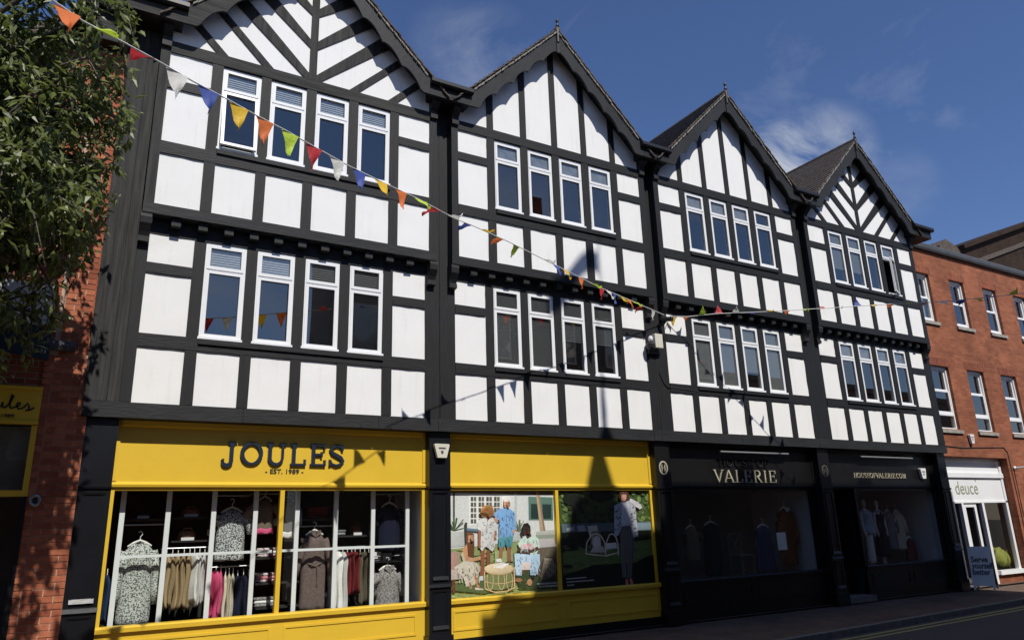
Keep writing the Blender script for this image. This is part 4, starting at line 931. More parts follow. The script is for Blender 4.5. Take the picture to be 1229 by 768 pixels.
def stack(px, zs, n, w_, mts, lab, y=1.0):
    x = X(px, 640); t = thing('folded_stack', lab, 'clothes', (x, y, zs)); zz = zs
    for i in range(n):
        h = .05; m = MB(); d = random.uniform(-.012, .012)
        m.rings([[(x + d - w_ / 2, y - .12, zz), (x + d + w_ / 2, y - .12, zz), (x + d + w_ / 2, y + .12, zz), (x + d - w_ / 2, y + .12, zz)], [(x + d - w_ / 2 - .012, y - .135, zz + h * .5), (x + d + w_ / 2 + .012, y - .135, zz + h * .5), (x + d + w_ / 2 + .012, y + .13, zz + h * .5), (x + d - w_ / 2 - .012, y + .13, zz + h * .5)], [(x + d - w_ / 2, y - .12, zz + h), (x + d + w_ / 2, y - .12, zz + h), (x + d + w_ / 2, y + .12, zz + h), (x + d - w_ / 2, y + .12, zz + h)]])
        m.smooth = True; m.build('folded_garment', mts[i % len(mts)], t, (x, y, zs)); zz += h
stack(381, z, 4, .34, ['c_burg'], 'stack of dark red folded knitwear on a high shelf')
_, z = shelf(400, 445, 642, 'black shelf carrying a tan bag and a grey box'); handbag(430, z, .22, .17, 'c_rust', 'tan handbag on the shelf above burgundy tops')
stack(408, z, 2, .18, ['c_grey'], 'small grey folded pile beside the tan handbag')
for py, mts, lab in ((668, ['c_plaidpink', 'c_white'], 'pink checked folded shirts on the top of three shelves beside the yellow mullion'), (698, ['c_plaidpink', 'c_rose'], 'pink checked folded shirts on the middle shelf beside the yellow mullion'), (727, ['c_check', 'c_white'], 'grey checked folded shirts on the bottom shelf beside the yellow mullion')):
    _, z = shelf(306, 358, py, lab.replace('folded shirts', 'shirts shelf')); stack(323, z, 3, .30, mts, lab)
_, z = shelf(449, 485, 672, 'black shelf above the grey checked shirt')
x = X(460, 665)
for dx, hh, lb in ((-.10, .15, 'taller pale box on the shelf above the checked shirt'), (.10, .12, 'shorter pale box on the shelf above the checked shirt')):
    tag(MB().prism([(x + dx - .075, z), (x + dx + .075, z), (x + dx + .085, z + hh), (x + dx - .085, z + hh)], .92, 1.06).build('box', 'plastic_white', None, (x + dx, 1, z)), lb, 'box')
# ================================================================== PRINTED POSTERS ON THE SECOND YELLOW WINDOW
class Print:
    def __init__(s, zx, zy, sc_, y): s.zx, s.zy, s.s, s.y = zx, zy, sc_, y; s.v = []; s.f = []; s.c = []; s.k = 0
    def poly(s, pts, col):
        s.k += 1; i = len(s.v)
        P = [at(s.zx + a / s.s, s.zy + b / s.s, y=s.y) for a, b in pts]
        ar = sum(P[k].x * P[(k + 1) % len(P)].z - P[(k + 1) % len(P)].x * P[k].z for k in range(len(P)))
        if ar < 0: P = P[::-1]
        s.v += [((p.x) * S, (p.y - s.k * .00012) * S, p.z * S) for p in P]; s.f.append(tuple(range(i, i + len(P)))); s.c.append((*srgb(*col), 1)); return s
    def ell(s, cx, cy, rx, ry, col, n=14, rot=0):
        c, q = math.cos(R_(rot)), math.sin(R_(rot))
        return s.poly([(cx + rx * math.cos(2 * math.pi * i / n) * c - ry * math.sin(2 * math.pi * i / n) * q, cy + rx * math.cos(2 * math.pi * i / n) * q + ry * math.sin(2 * math.pi * i / n) * c) for i in range(n)], col)
    def line(s, pts, w_, col):
        for (a, b), (c, d) in zip(pts[:-1], pts[1:]):
            L = math.hypot(c - a, d - b) or 1; nx, ny = -(d - b) / L * w_ / 2, (c - a) / L * w_ / 2
            s.poly([(a + nx, b + ny), (c + nx, d + ny), (c - nx, d - ny), (a - nx, b - ny)], col)
        return s
    def build(s, name, label):
        me = bpy.data.meshes.new(name); me.from_pydata(s.v, [], s.f); at_ = me.color_attributes.new('Col', 'FLOAT_COLOR', 'CORNER'); k = 0
        for p, c in zip(me.polygons, s.c):
            pr_ = random.Random(len(p.vertices) * 7 + int(c[0] * 999))
            zs_ = [me.vertices[me.loops[li].vertex_index].co.z for li in p.loop_indices]; z0_, z1_ = min(zs_), max(zs_) + 1e-6
            xs_ = [me.vertices[me.loops[li].vertex_index].co.x for li in p.loop_indices]; x0_, x1_ = min(xs_), max(xs_) + 1e-6
            big = (x1_ - x0_) > 1.2
            for li, zz_, xx_ in zip(p.loop_indices, zs_, xs_):
                g_ = 1.0 if big else (.90 + .14 * (zz_ - z0_) / (z1_ - z0_) - .14 * (xx_ - x0_) / (x1_ - x0_) + pr_.uniform(0, .18))
                at_.data[li].color = (c[0] * g_, c[1] * g_, c[2] * g_, 1)
        me.materials.append(MATS['print']); return tag(put(name, me), label, 'poster')
def rnd(a, b): return random.uniform(a, b)
P = Print(540, 585, 5.69, YF + .085)
P.poly([(0, 20), (735, 25), (752, 705), (0, 768)], (150, 160, 105))                                   # lawn
P.poly([(0, 20), (730, 25), (740, 330), (0, 420)], (226, 226, 224))                                    # white house
P.poly([(0, 18), (730, 22), (730, 52), (0, 34)], (120, 105, 92)); P.poly([(20, 30), (34, 30), (34, 200), (20, 200)], (90, 88, 84))
P.poly([(130, 48), (350, 60), (350, 190), (130, 262)], (238, 238, 236))
for i in range(4):
    for j in range(5):
        x0 = 142 + i * 53; y0 = 62 + j * 38
        if y0 < 255: P.poly([(x0, y0), (x0 + 17, y0), (x0 + 17, y0 + 30), (x0, y0 + 30)], (92, 88, 78)); P.poly([(x0 + 21, y0), (x0 + 38, y0), (x0 + 38, y0 + 30), (x0 + 21, y0 + 30)], (120, 114, 100))
P.poly([(352, 60), (440, 55), (440, 300), (352, 300)], (232, 232, 231)); P.poly([(440, 40), (455, 40), (455, 300), (440, 300)], (205, 206, 206))
P.poly([(535, 60), (700, 66), (704, 222), (538, 220)], (96, 128, 116)); P.poly([(552, 110), (618, 112), (618, 212), (552, 212)], (40, 62, 58)); P.poly([(630, 112), (690, 114), (692, 212), (630, 212)], (40, 62, 58))
P.poly([(585, 25), (606, 25), (655, 315), (618, 318)], (196, 170, 140)); P.poly([(595, 25), (606, 25), (655, 315), (642, 316)], (160, 130, 105))
P.poly([(0, 300), (95, 300), (100, 400), (0, 405)], (206, 206, 204)); P.poly([(430, 300), (500, 300), (505, 360), (430, 370)], (200, 200, 198))
P.poly([(585, 318), (735, 300), (742, 420), (590, 420)], (150, 156, 140)); P.poly([(590, 300), (730, 285), (735, 318), (590, 322)], (196, 194, 186))
for i in range(26):
    a = rnd(-80, 80); L = rnd(60, 100); P.line([(30, 292), (30 + L * math.sin(R_(a)), 292 - L * math.cos(R_(a)))], 5, (60 + i, 80 + i, 58 + i // 2))
for i in range(20):
    a = rnd(-60, 60); L = rnd(50, 85); P.line([(468, 300), (468 + L * math.sin(R_(a)), 300 - L * math.cos(R_(a)))], 4, (96 + i, 112 + i, 92 + i))
for i in range(170):
    cx = rnd(0, 745); cy_ = rnd(420, 750); g = rnd(-30, 30)
    if cy_ < 768 - cx * .08: P.ell(cx, cy_, rnd(10, 34), rnd(2, 6), (150 + g, 160 + g, 102 + g), 6)
P.poly([(0, 655), (230, 620), (300, 650), (420, 690), (220, 720), (0, 700)], (92, 108, 66)); P.poly([(430, 560), (740, 520), (750, 690), (470, 690)], (66, 78, 48))
P.poly([(300, 430), (420, 430), (430, 500), (300, 520)], (170, 178, 122))
# wooden chair, seated woman
P.poly([(95, 238), (112, 238), (112, 420), (100, 420)], (74, 66, 54)); P.poly([(110, 275), (200, 285), (198, 300), (110, 292)], (110, 140, 160))
P.poly([(0, 440), (55, 435), (60, 560), (0, 570)], (190, 150, 140)); P.poly([(0, 560), (70, 560), (75, 620), (0, 632)], (205, 190, 182)); P.line([(20, 625), (22, 715)], 20, (120, 66, 48))
P.poly([(70, 455), (110, 385), (150, 430), (160, 520), (90, 525)], (200, 188, 166))
P.poly([(78, 420), (120, 372), (152, 400), (150, 470), (105, 505)], (205, 150, 112)); P.poly([(108, 330), (150, 320), (160, 420), (158, 480), (118, 470)], (110, 72, 46)); P.ell(134, 340, 27, 36, (214, 164, 130)); P.poly([(105, 345), (112, 308), (140, 300), (160, 320), (162, 420), (150, 380), (148, 325), (120, 325), (115, 420)], (120, 80, 52))
P.line([(120, 500), (190, 485), (240, 462)], 20, (208, 156, 118)); P.poly([(20, 545), (90, 500), (175, 510), (205, 545), (165, 660), (105, 675), (85, 610)], (214, 206, 190)); P.poly([(150, 510), (212, 540), (205, 570), (175, 590)], (196, 186, 168)); P.line([(165, 600), (190, 680)], 18, (205, 150, 112)); P.line([(130, 640), (138, 690)], 16, (200, 146, 108)); P.poly([(165, 680), (225, 688), (222, 698), (168, 696)], (222, 206, 196))
# standing woman
P.line([(218, 420), (215, 560), (205, 625)], 26, (150, 96, 66)); P.line([(258, 425), (256, 530)], 25, (140, 88, 60)); P.poly([(195, 605), (222, 600), (222, 632), (198, 634)], (214, 214, 220))
P.poly([(190, 222), (235, 198), (275, 198), (312, 235), (318, 285), (302, 300), (302, 400), (285, 436), (240, 400), (215, 432), (200, 415), (208, 300), (180, 280)], (226, 224, 222))
for i in range(26): P.ell(rnd(202, 300), rnd(220, 420), rnd(4, 10), rnd(3, 7), (165 + rnd(-20, 10), 165, 170), 6)
P.line([(196, 290), (196, 410)], 16, (160, 104, 72)); P.line([(306, 295), (300, 360)], 15, (160, 104, 72)); P.ell(248, 160, 44, 42, (190, 142, 92)); P.ell(228, 175, 26, 30, (176, 126, 80)); P.ell(270, 172, 24, 30, (172, 124, 78)); P.ell(250, 175, 21, 28, (178, 122, 88)); P.poly([(240, 198), (262, 198), (252, 235)], (178, 122, 88))
# standing man
P.line([(345, 395), (338, 480)], 26, (150, 106, 78)); P.line([(395, 395), (398, 500)], 26, (140, 98, 72)); P.poly([(308, 490), (340, 480), (350, 505), (312, 508)], (226, 226, 222)); P.poly([(384, 495), (410, 495), (410, 510), (384, 510)], (120, 84, 62))
P.poly([(326, 335), (425, 325), (418, 400), (382, 405), (374, 380), (360, 405), (324, 408)], (84, 142, 152))
P.poly([(288, 180), (335, 142), (400, 142), (438, 175), (442, 280), (420, 300), (424, 328), (330, 342), (330, 215), (318, 225)], (126, 170, 212)); P.line([(378, 150), (380, 335)], 3, (96, 140, 184)); P.line([(430, 285), (428, 310)], 14, (200, 150, 116)); P.ell(380, 108, 20, 32, (206, 158, 126)); P.poly([(360, 95), (365, 65), (382, 58), (400, 68), (402, 95)], (236, 232, 224)); P.line([(300, 205), (318, 235)], 18, (196, 144, 108))
# seated man and rattan chair
P.ell(655, 500, 95, 125, (96, 88, 74)); P.ell(668, 560, 62, 92, (62, 56, 46))
for i in range(9): P.line([(610 + i * 13, 640 - i * 6), (640 + i * 6, 480), (665 + i * 8, 620 - i * 8)], 4, (150, 138, 118))
P.poly([(590, 350), (700, 345), (720, 400), (600, 410)], (176, 170, 168)); P.poly([(480, 510), (560, 505), (560, 560), (480, 560)], (214, 196, 188)); P.line([(490, 560), (488, 590)], 14, (120, 80, 50))
P.poly([(535, 450), (605, 452), (608, 520), (578, 598), (538, 596), (545, 500)], (168, 194, 212)); P.poly([(432, 450), (520, 445), (545, 470), (545, 508), (482, 510), (482, 598), (440, 596)], (182, 206, 222))
P.poly([(455, 380), (500, 330), (560, 318), (598, 350), (605, 405), (580, 460), (480, 445)], (192, 214, 200)); P.poly([(478, 385), (560, 378), (565, 420), (485, 428)], (226, 186, 190)); P.line([(460, 410), (470, 438), (540, 445)], 22, (78, 52, 44)); P.line([(596, 410), (560, 432), (495, 430)], 24, (84, 56, 48)); P.ell(518, 290, 26, 42, (70, 46, 38)); P.poly([(485, 270), (495, 245), (525, 240), (542, 265), (540, 290), (520, 268)], (36, 28, 26)); P.poly([(505, 320), (545, 310), (548, 332), (520, 350)], (78, 52, 44)); P.line([(490, 285), (480, 300), (490, 330)], 14, (40, 34, 34)); P.ell(516, 284, 18, 6, (20, 18, 20)); P.ell(462, 630, 24, 14, (150, 110, 76)); P.ell(536, 645, 18, 24, (176, 132, 98)); P.line([(556, 595), (560, 625)], 22, (40, 34, 30))
# rattan table
P.poly([(283, 545), (330, 520), (400, 515), (350, 550)], (236, 232, 224)); P.poly([(285, 530), (340, 508), (375, 512), (300, 545)], (222, 216, 208))
P.poly([(240, 590), (415, 580), (425, 670), (330, 700), (240, 690)], (118, 126, 78))
for cx in (268, 345, 400): P.line([(cx - 20, 590), (cx - 23, 625), (cx - 20, 660), (cx - 12, 685), (cx, 696), (cx + 12, 683), (cx + 19, 655), (cx + 20, 620), (cx + 14, 585)], 4, (212, 186, 140))
P.line([(228, 570), (232, 690), (300, 712), (380, 705), (432, 680), (430, 540)], 8, (204, 176, 128)); P.line([(230, 640), (300, 655), (380, 650), (432, 632)], 5, (204, 176, 128)); P.ell(326, 558, 100, 38, (186, 160, 116), 20); P.ell(326, 550, 98, 35, (214, 196, 158), 20); P.poly([(283, 545), (330, 520), (400, 515), (350, 550)], (236, 232, 224)); P.poly([(285, 530), (340, 508), (375, 512), (300, 545)], (222, 216, 208))
for r_, y0 in ((0, 650), (1, 668)):
    for i in range(11): P.poly([(588 + i * 13 + r_ * 12, y0 - i * .8), (597 + i * 13 + r_ * 12, y0 - i * .8), (597 + i * 13 + r_ * 12, y0 + 11 - i * .8), (588 + i * 13 + r_ * 12, y0 + 11 - i * .8)], (196, 198, 190))
# fabric folds, faces and soft detail on the print
def folds(x0, y0, x1, y1, col, n, lw=3):
    for _ in range(n):
        a = rnd(x0, x1); b = rnd(y0, y1); k_ = rnd(.93, 1.05); P.line([(a, b), (a + rnd(-9, 9), b + rnd(10, 34))], rnd(1.5, lw), tuple(min(255, v * k_) for v in col))
folds(300, 150, 435, 310, (126, 170, 212), 46, 5); folds(330, 340, 420, 395, (84, 142, 152), 14, 4); folds(205, 215, 305, 400, (215, 212, 210), 26); folds(45, 520, 190, 640, (205, 196, 178), 44, 6); folds(440, 455, 600, 580, (172, 198, 216), 34, 5); folds(470, 335, 595, 430, (188, 208, 196), 26, 4)
for cx, cy_, sk in ((134, 340, (214, 164, 130)), (250, 176, (178, 122, 88)), (381, 110, (206, 158, 126)), (519, 292, (78, 52, 44))):
    P.ell(cx + 7, cy_ + 4, 11, 22, tuple(v * .8 for v in sk)); P.poly([(cx - 12, cy_ - 6), (cx - 3, cy_ - 7), (cx - 3, cy_ - 3), (cx - 12, cy_ - 2)], (60, 44, 38)); P.poly([(cx + 4, cy_ - 7), (cx + 12, cy_ - 6), (cx + 12, cy_ - 2), (cx + 4, cy_ - 3)], (60, 44, 38)); P.poly([(cx - 6, cy_ + 14), (cx + 7, cy_ + 14), (cx + 5, cy_ + 18), (cx - 4, cy_ + 18)], (150, 80, 70)); P.poly([(cx - 2, cy_ - 2), (cx + 3, cy_ + 8), (cx - 4, cy_ + 8)], tuple(v * .88 for v in sk))
for _ in range(40): P.line([(248 + rnd(-44, 44), 158 + rnd(-36, 36)), (248 + rnd(-46, 46), 158 + rnd(-38, 38))], 3, (150 + rnd(-30, 40), 104 + rnd(-20, 30), 62))
for _ in range(220):
    cx, cy_ = rnd(5, 735), rnd(425, 730)
    if 440 < cx < 610 and cy_ < 600 or 20 < cx < 430 and cy_ < 700: continue
    P.line([(cx, cy_), (cx + rnd(-6, 6), cy_ - rnd(5, 14))], 2, (120 + rnd(-40, 50), 136 + rnd(-40, 50), 80))
P.build('window_poster', 'printed window poster of people in a sunny garden around a rattan table')
P = Print(666, 583, 5.908, YF + .085)
P.poly([(26, 22), (690, 15), (745, 690), (50, 735)], (66, 86, 48))
for i in range(260):
    cx, cy_ = rnd(40, 700), rnd(28, 260); b = rnd(0, 1); g = 30 + 60 * b + (60 if cx > 540 or cx < 90 else 0)  # foliage lighter at both sides, sunlight past the spire painted into the print
    P.ell(cx, cy_, rnd(6, 26), rnd(5, 18), (g * .86, g, g * .55), 7, rnd(0, 90))
P.poly([(110, 40), (135, 40), (150, 310), (120, 310)], (26, 24, 18)); P.ell(120, 90, 70, 50, (22, 28, 16)); P.ell(330, 60, 90, 50, (24, 30, 18))
P.poly([(40, 270), (700, 250), (705, 320), (45, 335)], (88, 104, 112)); P.poly([(560, 262), (700, 258), (705, 318), (560, 325)], (130, 146, 156)); P.poly([(75, 300), (130, 285), (128, 318), (80, 320)], (168, 172, 176)); P.poly([(150, 285), (200, 275), (215, 318), (160, 320)], (168, 172, 176))
P.poly([(45, 330), (705, 310), (715, 370), (560, 400), (45, 470)], (22, 28, 18)); P.poly([(48, 470), (715, 370), (730, 520), (400, 560), (52, 620)], (100, 122, 66))
for i in range(110):
    cx, cy_ = rnd(50, 720), rnd(420, 590); g = rnd(-26, 26); P.ell(cx, cy_, rnd(8, 30), rnd(2, 6), (98 + g, 120 + g, 64 + g), 6)
P.poly([(50, 640), (260, 560), (560, 540), (640, 500), (728, 480), (742, 690), (52, 735)], (14, 20, 12)); P.ell(85, 570, 36, 14, (26, 32, 18))
# rattan chair
P.poly([(222, 285), (290, 278), (300, 350), (236, 358)], (196, 186, 166)); P.poly([(250, 320), (310, 318), (330, 470), (236, 470)], (120, 112, 96)); P.ell(288, 405, 28, 52, (206, 200, 190)); P.poly([(355, 405), (425, 400), (430, 440), (355, 450)], (214, 206, 196)); P.poly([(240, 440), (330, 425), (345, 470), (245, 470)], (196, 190, 176))
for c0, c1 in ((280, 70), (395, 45)): P.line([(c0 - c1, 482), (c0 - c1 * .9, 400), (c0 - c1 * .4, 345), (c0, 338), (c0 + c1 * .5, 350), (c0 + c1 * .9, 400), (c0 + c1, 490)], 8, (214, 204, 180))
P.line([(212, 480), (350, 495), (445, 470)], 9, (210, 198, 172)); P.line([(245, 470), (262, 350)], 6, (200, 188, 160)); P.line([(320, 480), (305, 355)], 6, (200, 188, 160)); P.ell(238, 432, 18, 26, (40, 36, 30)); P.ell(238, 432, 11, 18, (90, 96, 60))
# standing woman
P.poly([(450, 300), (545, 290), (555, 420), (540, 560), (530, 650), (505, 650), (500, 470), (490, 560), (500, 650), (470, 645), (455, 480)], (96, 92, 88))
for i in range(14): P.line([(460 + i * 6, 300), (470 + i * 5.2, 640)], 2, (60, 58, 56) if i % 2 else (132, 128, 122))
P.poly([(410, 140), (470, 110), (520, 105), (560, 150), (580, 355), (545, 365), (525, 280), (460, 290), (440, 350), (410, 360)], (170, 172, 180))
for i in range(34): P.ell(rnd(415, 455) if i % 2 else rnd(525, 570), rnd(150, 350), rnd(4, 9), rnd(3, 8), (70, 76, 86), 6)
P.poly([(466, 130), (510, 125), (528, 272), (460, 278)], (206, 208, 212)); P.line([(520, 100), (580, 130), (598, 160)], 26, (186, 186, 190)); P.line([(598, 160), (560, 140), (520, 95)], 12, (206, 196, 190)); P.ell(478, 72, 36, 44, (76, 46, 36)); P.ell(476, 76, 20, 32, (196, 150, 128)); P.poly([(446, 80), (456, 50), (500, 40), (516, 90), (520, 110), (498, 60), (462, 62), (456, 118)], (84, 48, 38)); P.poly([(488, 660), (505, 655), (512, 700), (490, 700)], (196, 120, 110)); P.poly([(515, 655), (532, 652), (548, 694), (525, 698)], (196, 120, 110))
for r_, n_ in ((0, 11), (1, 15), (2, 4)):
    for i in range(n_): P.poly([(70 + r_ * 3 + i * 13, 652 + r_ * 23 - i), (79 + r_ * 3 + i * 13, 652 + r_ * 23 - i), (79 + r_ * 3 + i * 13, 661 + r_ * 23 - i), (70 + r_ * 3 + i * 13, 661 + r_ * 23 - i)], (190, 194, 188))
P.build('window_poster', 'printed window poster of a woman standing beside a rattan chair, shade put into its colours')
# ================================================================== DISPLAYS IN THE BLACK SHOPS
def mannequin(x, y, z0, h, top, bottom, label, dress=False):
    t = thing('mannequin', label, 'mannequin', (x, y, z0))
    prof = [(.052, 0.0), (.06, .03), (.085, .27), (.10, .45), (.165, .50), (.15, .55), (.12, .62), (.155, .72), (.175, .80), (.10, .835), (.042, .85), (.040, .875), (.055, .89), (.066, .93), (.06, .97), (.03, .995)]
    m = MB(); m.lathe([(r * h * .62, z0 + f * h) for r, f in prof], x, y, 16, .68)
    for sg in (-1, 1): m.tube([(x + sg * .105 * h, y, z0 + .80 * h), (x + sg * .135 * h, y - .02, z0 + .62 * h), (x + sg * .12 * h, y - .06, z0 + .47 * h), (x + sg * .118 * h, y - .07, z0 + .42 * h)], [.03 * h, .025 * h, .02 * h, .012 * h], 8)
    m.smooth = True; m.build('body', 'skin_mannequin', t, (x, y, z0))
    def shell(f0, f1, mt, name, fl=0.0):
        R0 = []
        for k in range(11):
            f = f0 + (f1 - f0) * k / 10; r = 0
            for (ra, fa), (rb, fb) in zip(prof[:-1], prof[1:]):
                if fa <= f <= fb: r = ra + (rb - ra) * (f - fa) / (fb - fa)
            r = max(r, .10) * 1.10 + fl * max(0, .55 - f)
            R0.append([(x + r * h * .62 * math.cos(2 * math.pi * q / 24) * (1 + .05 * math.sin(q * 2.1 + k)), y + .74 * r * h * .62 * math.sin(2 * math.pi * q / 24) * (1 + .10 * math.sin(q * 1.9)), z0 + f * h) for q in range(24)])
        q = MB().rings(R0); q.smooth = True; q.build(name, mt, t, (x, y, z0))
    if dress: shell(.12, .82, top, 'dress', .22)
    else: shell(.46, .825, top, 'blouse', .02); shell(.04, .50, bottom, 'trousers', .02)
    MB().lathe([(.16, z0 - .0), (.16, z0 + .02), (.02, z0 + .025)], x, y, 16).build('base', 'metal_grey', t, (x, y, z0))
mannequin(18.15, .75, .40, 1.72, 'c_lightblue', 'c_white', 'mannequin in pale blue top and light trousers in the black shop window')
mannequin(18.85, .85, .40, 1.70, 'c_navy', 'c_navy', 'mannequin in a long navy dress in the black shop window', True)
for i, (xx, mt, lb) in enumerate(((19.55, 'c_grey', 'grey coat on a hanger beside the navy mannequin'), (19.95, 'c_cream', 'pale long coat on a hanger near the window edge'))):
    garment('coat', lb, 'coat', xx, 1.80, .75, .19, mt, .5, 1.05, y=1.0)
garment('red_skirt', 'dark red patterned skirt on a hanger beneath the pale coat', 'skirt', 20.2, 1.05, .45, .17, 'c_red', 0, 1.3, y=.9)
tag(MB().tube([(19.3, 1.0, 1.93), (20.75, 1.0, 1.93)], .014, 8).build('clothes_rail', 'metal_grey', None, (19.3, 1.0, 1.93)), 'clothes rail carrying the two coats', 'rail')
garment('striped_dress', 'long black dress on a stand in the first black shop window', 'dress', 12.55, 1.62, .45, .27, 'c_stripe', 0, 1.0, y=.95)
garment('rust_coat', 'rust brown coat with pale lapels at the window side', 'coat', 15.05, 1.92, .55, .25, 'c_rust', .75, 1.1, y=.85, collar='c_white')
garment('pale_blouse', 'pale grey draped top on a hanger left of the black dress', 'top', 12.0, 1.55, .8, .2, 'c_olive', .2, 1.0, y=1.05)
t = thing('wire_chair', 'thin wire framed chair standing inside the black shop window', 'chair', (13.55, 1.0, .38))
for px_, py_ in ((13.35, .85), (13.75, .85), (13.35, 1.2), (13.75, 1.2)): MB().tube([(px_, py_, .38), (px_ - .02 * (1 if px_ < 13.5 else -1), py_, .85 if py_ < 1 else 1.35)], .012, 6).build('leg', 'metal_grey', t, (13.55, 1, .38))
MB().box(13.34, 13.76, .84, 1.21, .84, .87).build('seat', 'metal_grey', t, (13.55, 1, .38)); m = MB(); m.tube([(13.36, 1.2, 1.35), (13.74, 1.2, 1.35)], .012); m.build('top_rail', 'metal_grey', t, (13.55, 1, .38)); MB().tube([(13.37, 1.2, .87), (13.73, 1.2, 1.34)], .008).build('brace', 'metal_grey', t, (13.55, 1, .38)); MB().tube([(13.73, 1.2, .87), (13.37, 1.2, 1.34)], .008).build('brace', 'metal_grey', t, (13.55, 1, .38))
garment('denim_dress', 'blue grey dress with a white notice on the glass beside it', 'dress', 14.25, 1.52, .45, .27, 'c_blue', .0, 1.15, y=.9)
tag(MB().box(14.08, 14.40, .352, .356, .95, 1.35).build('notice', 'white_board', None, (14.2, .35, 1.1)), 'plain pale notice stuck inside the black shop window', 'notice')
# ================================================================== BRICK BUILDING ON THE LEFT
LB = thing('brick_building', 'red brick building half hidden by the leafy tree beside the timber framed one', 'building', (-2.5, .3, GZ))
def lpart(name, m, mt, x=-1.0, parent=None): return m.build(name, mt, parent or LB, (x, 0, 0))
lpart('wall', MB().prism([(-6.5, 4.2), (-.625, 4.2), (-.625, 9.7), (-1.12, 9.85), (-4.3, 5.95), (-6.5, 5.95)], .06, .5).box(-1.12, -.545, .06, .5, GZ, 4.2).box(-6.5, -1.12, .10, .5, 3.60, 4.2).box(-6.5, -4.3, .10, .5, GZ, 3.85), 'brick_left')
lpart('mortar', MB().box(-1.121, -.546, .039, .058, GZ, 4.3), 'mortar'); lpart('mortar', MB().box(-1.075, -.652, .039, .058, 4.3, 9.6), 'mortar')
bl, bh, bd = .238, .076, .10
bm1 = MB().box(0, bl, 0, bd, 0, bh).mesh('brick', 'brick'); bm2 = MB().box(0, bl / 2 - .005, 0, bd, 0, bh).mesh('brick', 'brick')
row = 0; z = GZ
while z < 9.5:
    x0, x1 = (-1.12, -.547) if z < 4.2 else (-1.07, -.645)
    x = x1; first = row % 2 == 0
    while x > x0 + .06:
        L = bl if not first else bl / 2 - .005
        if x - L < x0 - .02 and L == bl: L = bl / 2 - .005
        put('brick', bm1 if L == bl else bm2, LB, (x - L, .03 + random.uniform(-.006, .004), z)); x -= L + .011; first = False
    z += bh + .011; row += 1
lpart('string_course', MB().prismx([(.1, 4.30), (-.06, 4.30), (-.08, 4.36), (-.05, 4.44), (.1, 4.46)], -1.14, -.80), 'coping')
# shop on the left with yellow sign
sg = lpart('sign_board', MB().box(-4.2, -1.13, -.02, .10, 3.22, 3.74), 'yellow', -1.2)
lpart('trim', MB().box(-4.2, -1.125, -.05, -.021, 3.70, 3.745).box(-4.2, -1.125, -.05, -.021, 3.215, 3.26), 'yellow', -1.2, sg)
script = [[(-1.80, 3.46), (-1.74, 3.52), (-1.70, 3.47), (-1.75, 3.42), (-1.80, 3.46), (-1.70, 3.50), (-1.66, 3.51)], [(-1.66, 3.51), (-1.655, 3.44), (-1.62, 3.42), (-1.58, 3.46), (-1.575, 3.51), (-1.57, 3.44), (-1.54, 3.43)], [(-1.54, 3.43), (-1.49, 3.50), (-1.46, 3.60), (-1.48, 3.62), (-1.495, 3.5), (-1.48, 3.43), (-1.44, 3.43)], [(-1.44, 3.44), (-1.38, 3.47), (-1.37, 3.51), (-1.40, 3.51), (-1.41, 3.46), (-1.38, 3.42), (-1.33, 3.44)], [(-1.33, 3.44), (-1.28, 3.51), (-1.265, 3.47), (-1.26, 3.41), (-1.30, 3.40), (-1.24, 3.42), (-1.20, 3.45)]]
for st_ in script:
    m = MB(); add_stroke(m, st_, .022, -.028, -.0205); m.build('letter', 'letter_dark', sg, (st_[0][0], -.02, 3.4))
text_obj('lettering', 'EST. 1989', 'letter_dark', sg, (-1.75, -.024, 3.30), .05, .33, .006)
sw = lpart('shop_window', MB().box(-1.20, -1.13, .02, .14, 2.24, 3.21).box(-4.2, -1.2, .02, .14, 2.24, 2.32), 'yellow', -1.2)
lpart('lower_frame', MB().box(-1.20, -1.13, .02, .14, GZ, 2.238).box(-4.2, -1.2, .02, .14, .3, .42).box(-4.2, -1.2, .05, .14, GZ, .3), 'navy', -1.2, sw)
lpart('pane', MB().quad((-4.2, .08, 2.32), (-1.2, .08, 2.32), (-1.2, .08, 3.21), (-4.2, .08, 3.21)), 'shopglass', -1.2, sw); lpart('pane', MB().quad((-4.2, .08, .42), (-1.2, .08, .42), (-1.2, .08, 2.24), (-4.2, .08, 2.24)), 'shopglass', -1.2, sw)
lpart('room', MB().box(-4.3, -1.1, 2.4, 2.5, GZ, 3.85).box(-4.3, -1.13, .15, 2.4, GZ, .38).box(-4.3, -1.13, .15, 2.4, 3.3, 3.4).box(-1.12, -1.1, .3, 2.4, GZ, 3.85).box(-4.3, -4.25, .3, 2.4, GZ, 3.85), 'dark_room')
lpart('blind', MB().quad((-4.2, .35, 2.34), (-1.21, .35, 2.34), (-1.21, .16, 3.2), (-4.2, .16, 3.2)), 'dark_room', -1.2, sw)
mannequin(-1.62, .75, .38, 1.35, 'c_white', 'c_khaki', 'mannequin in white shirt and khaki trousers in the window beside the brick pier')
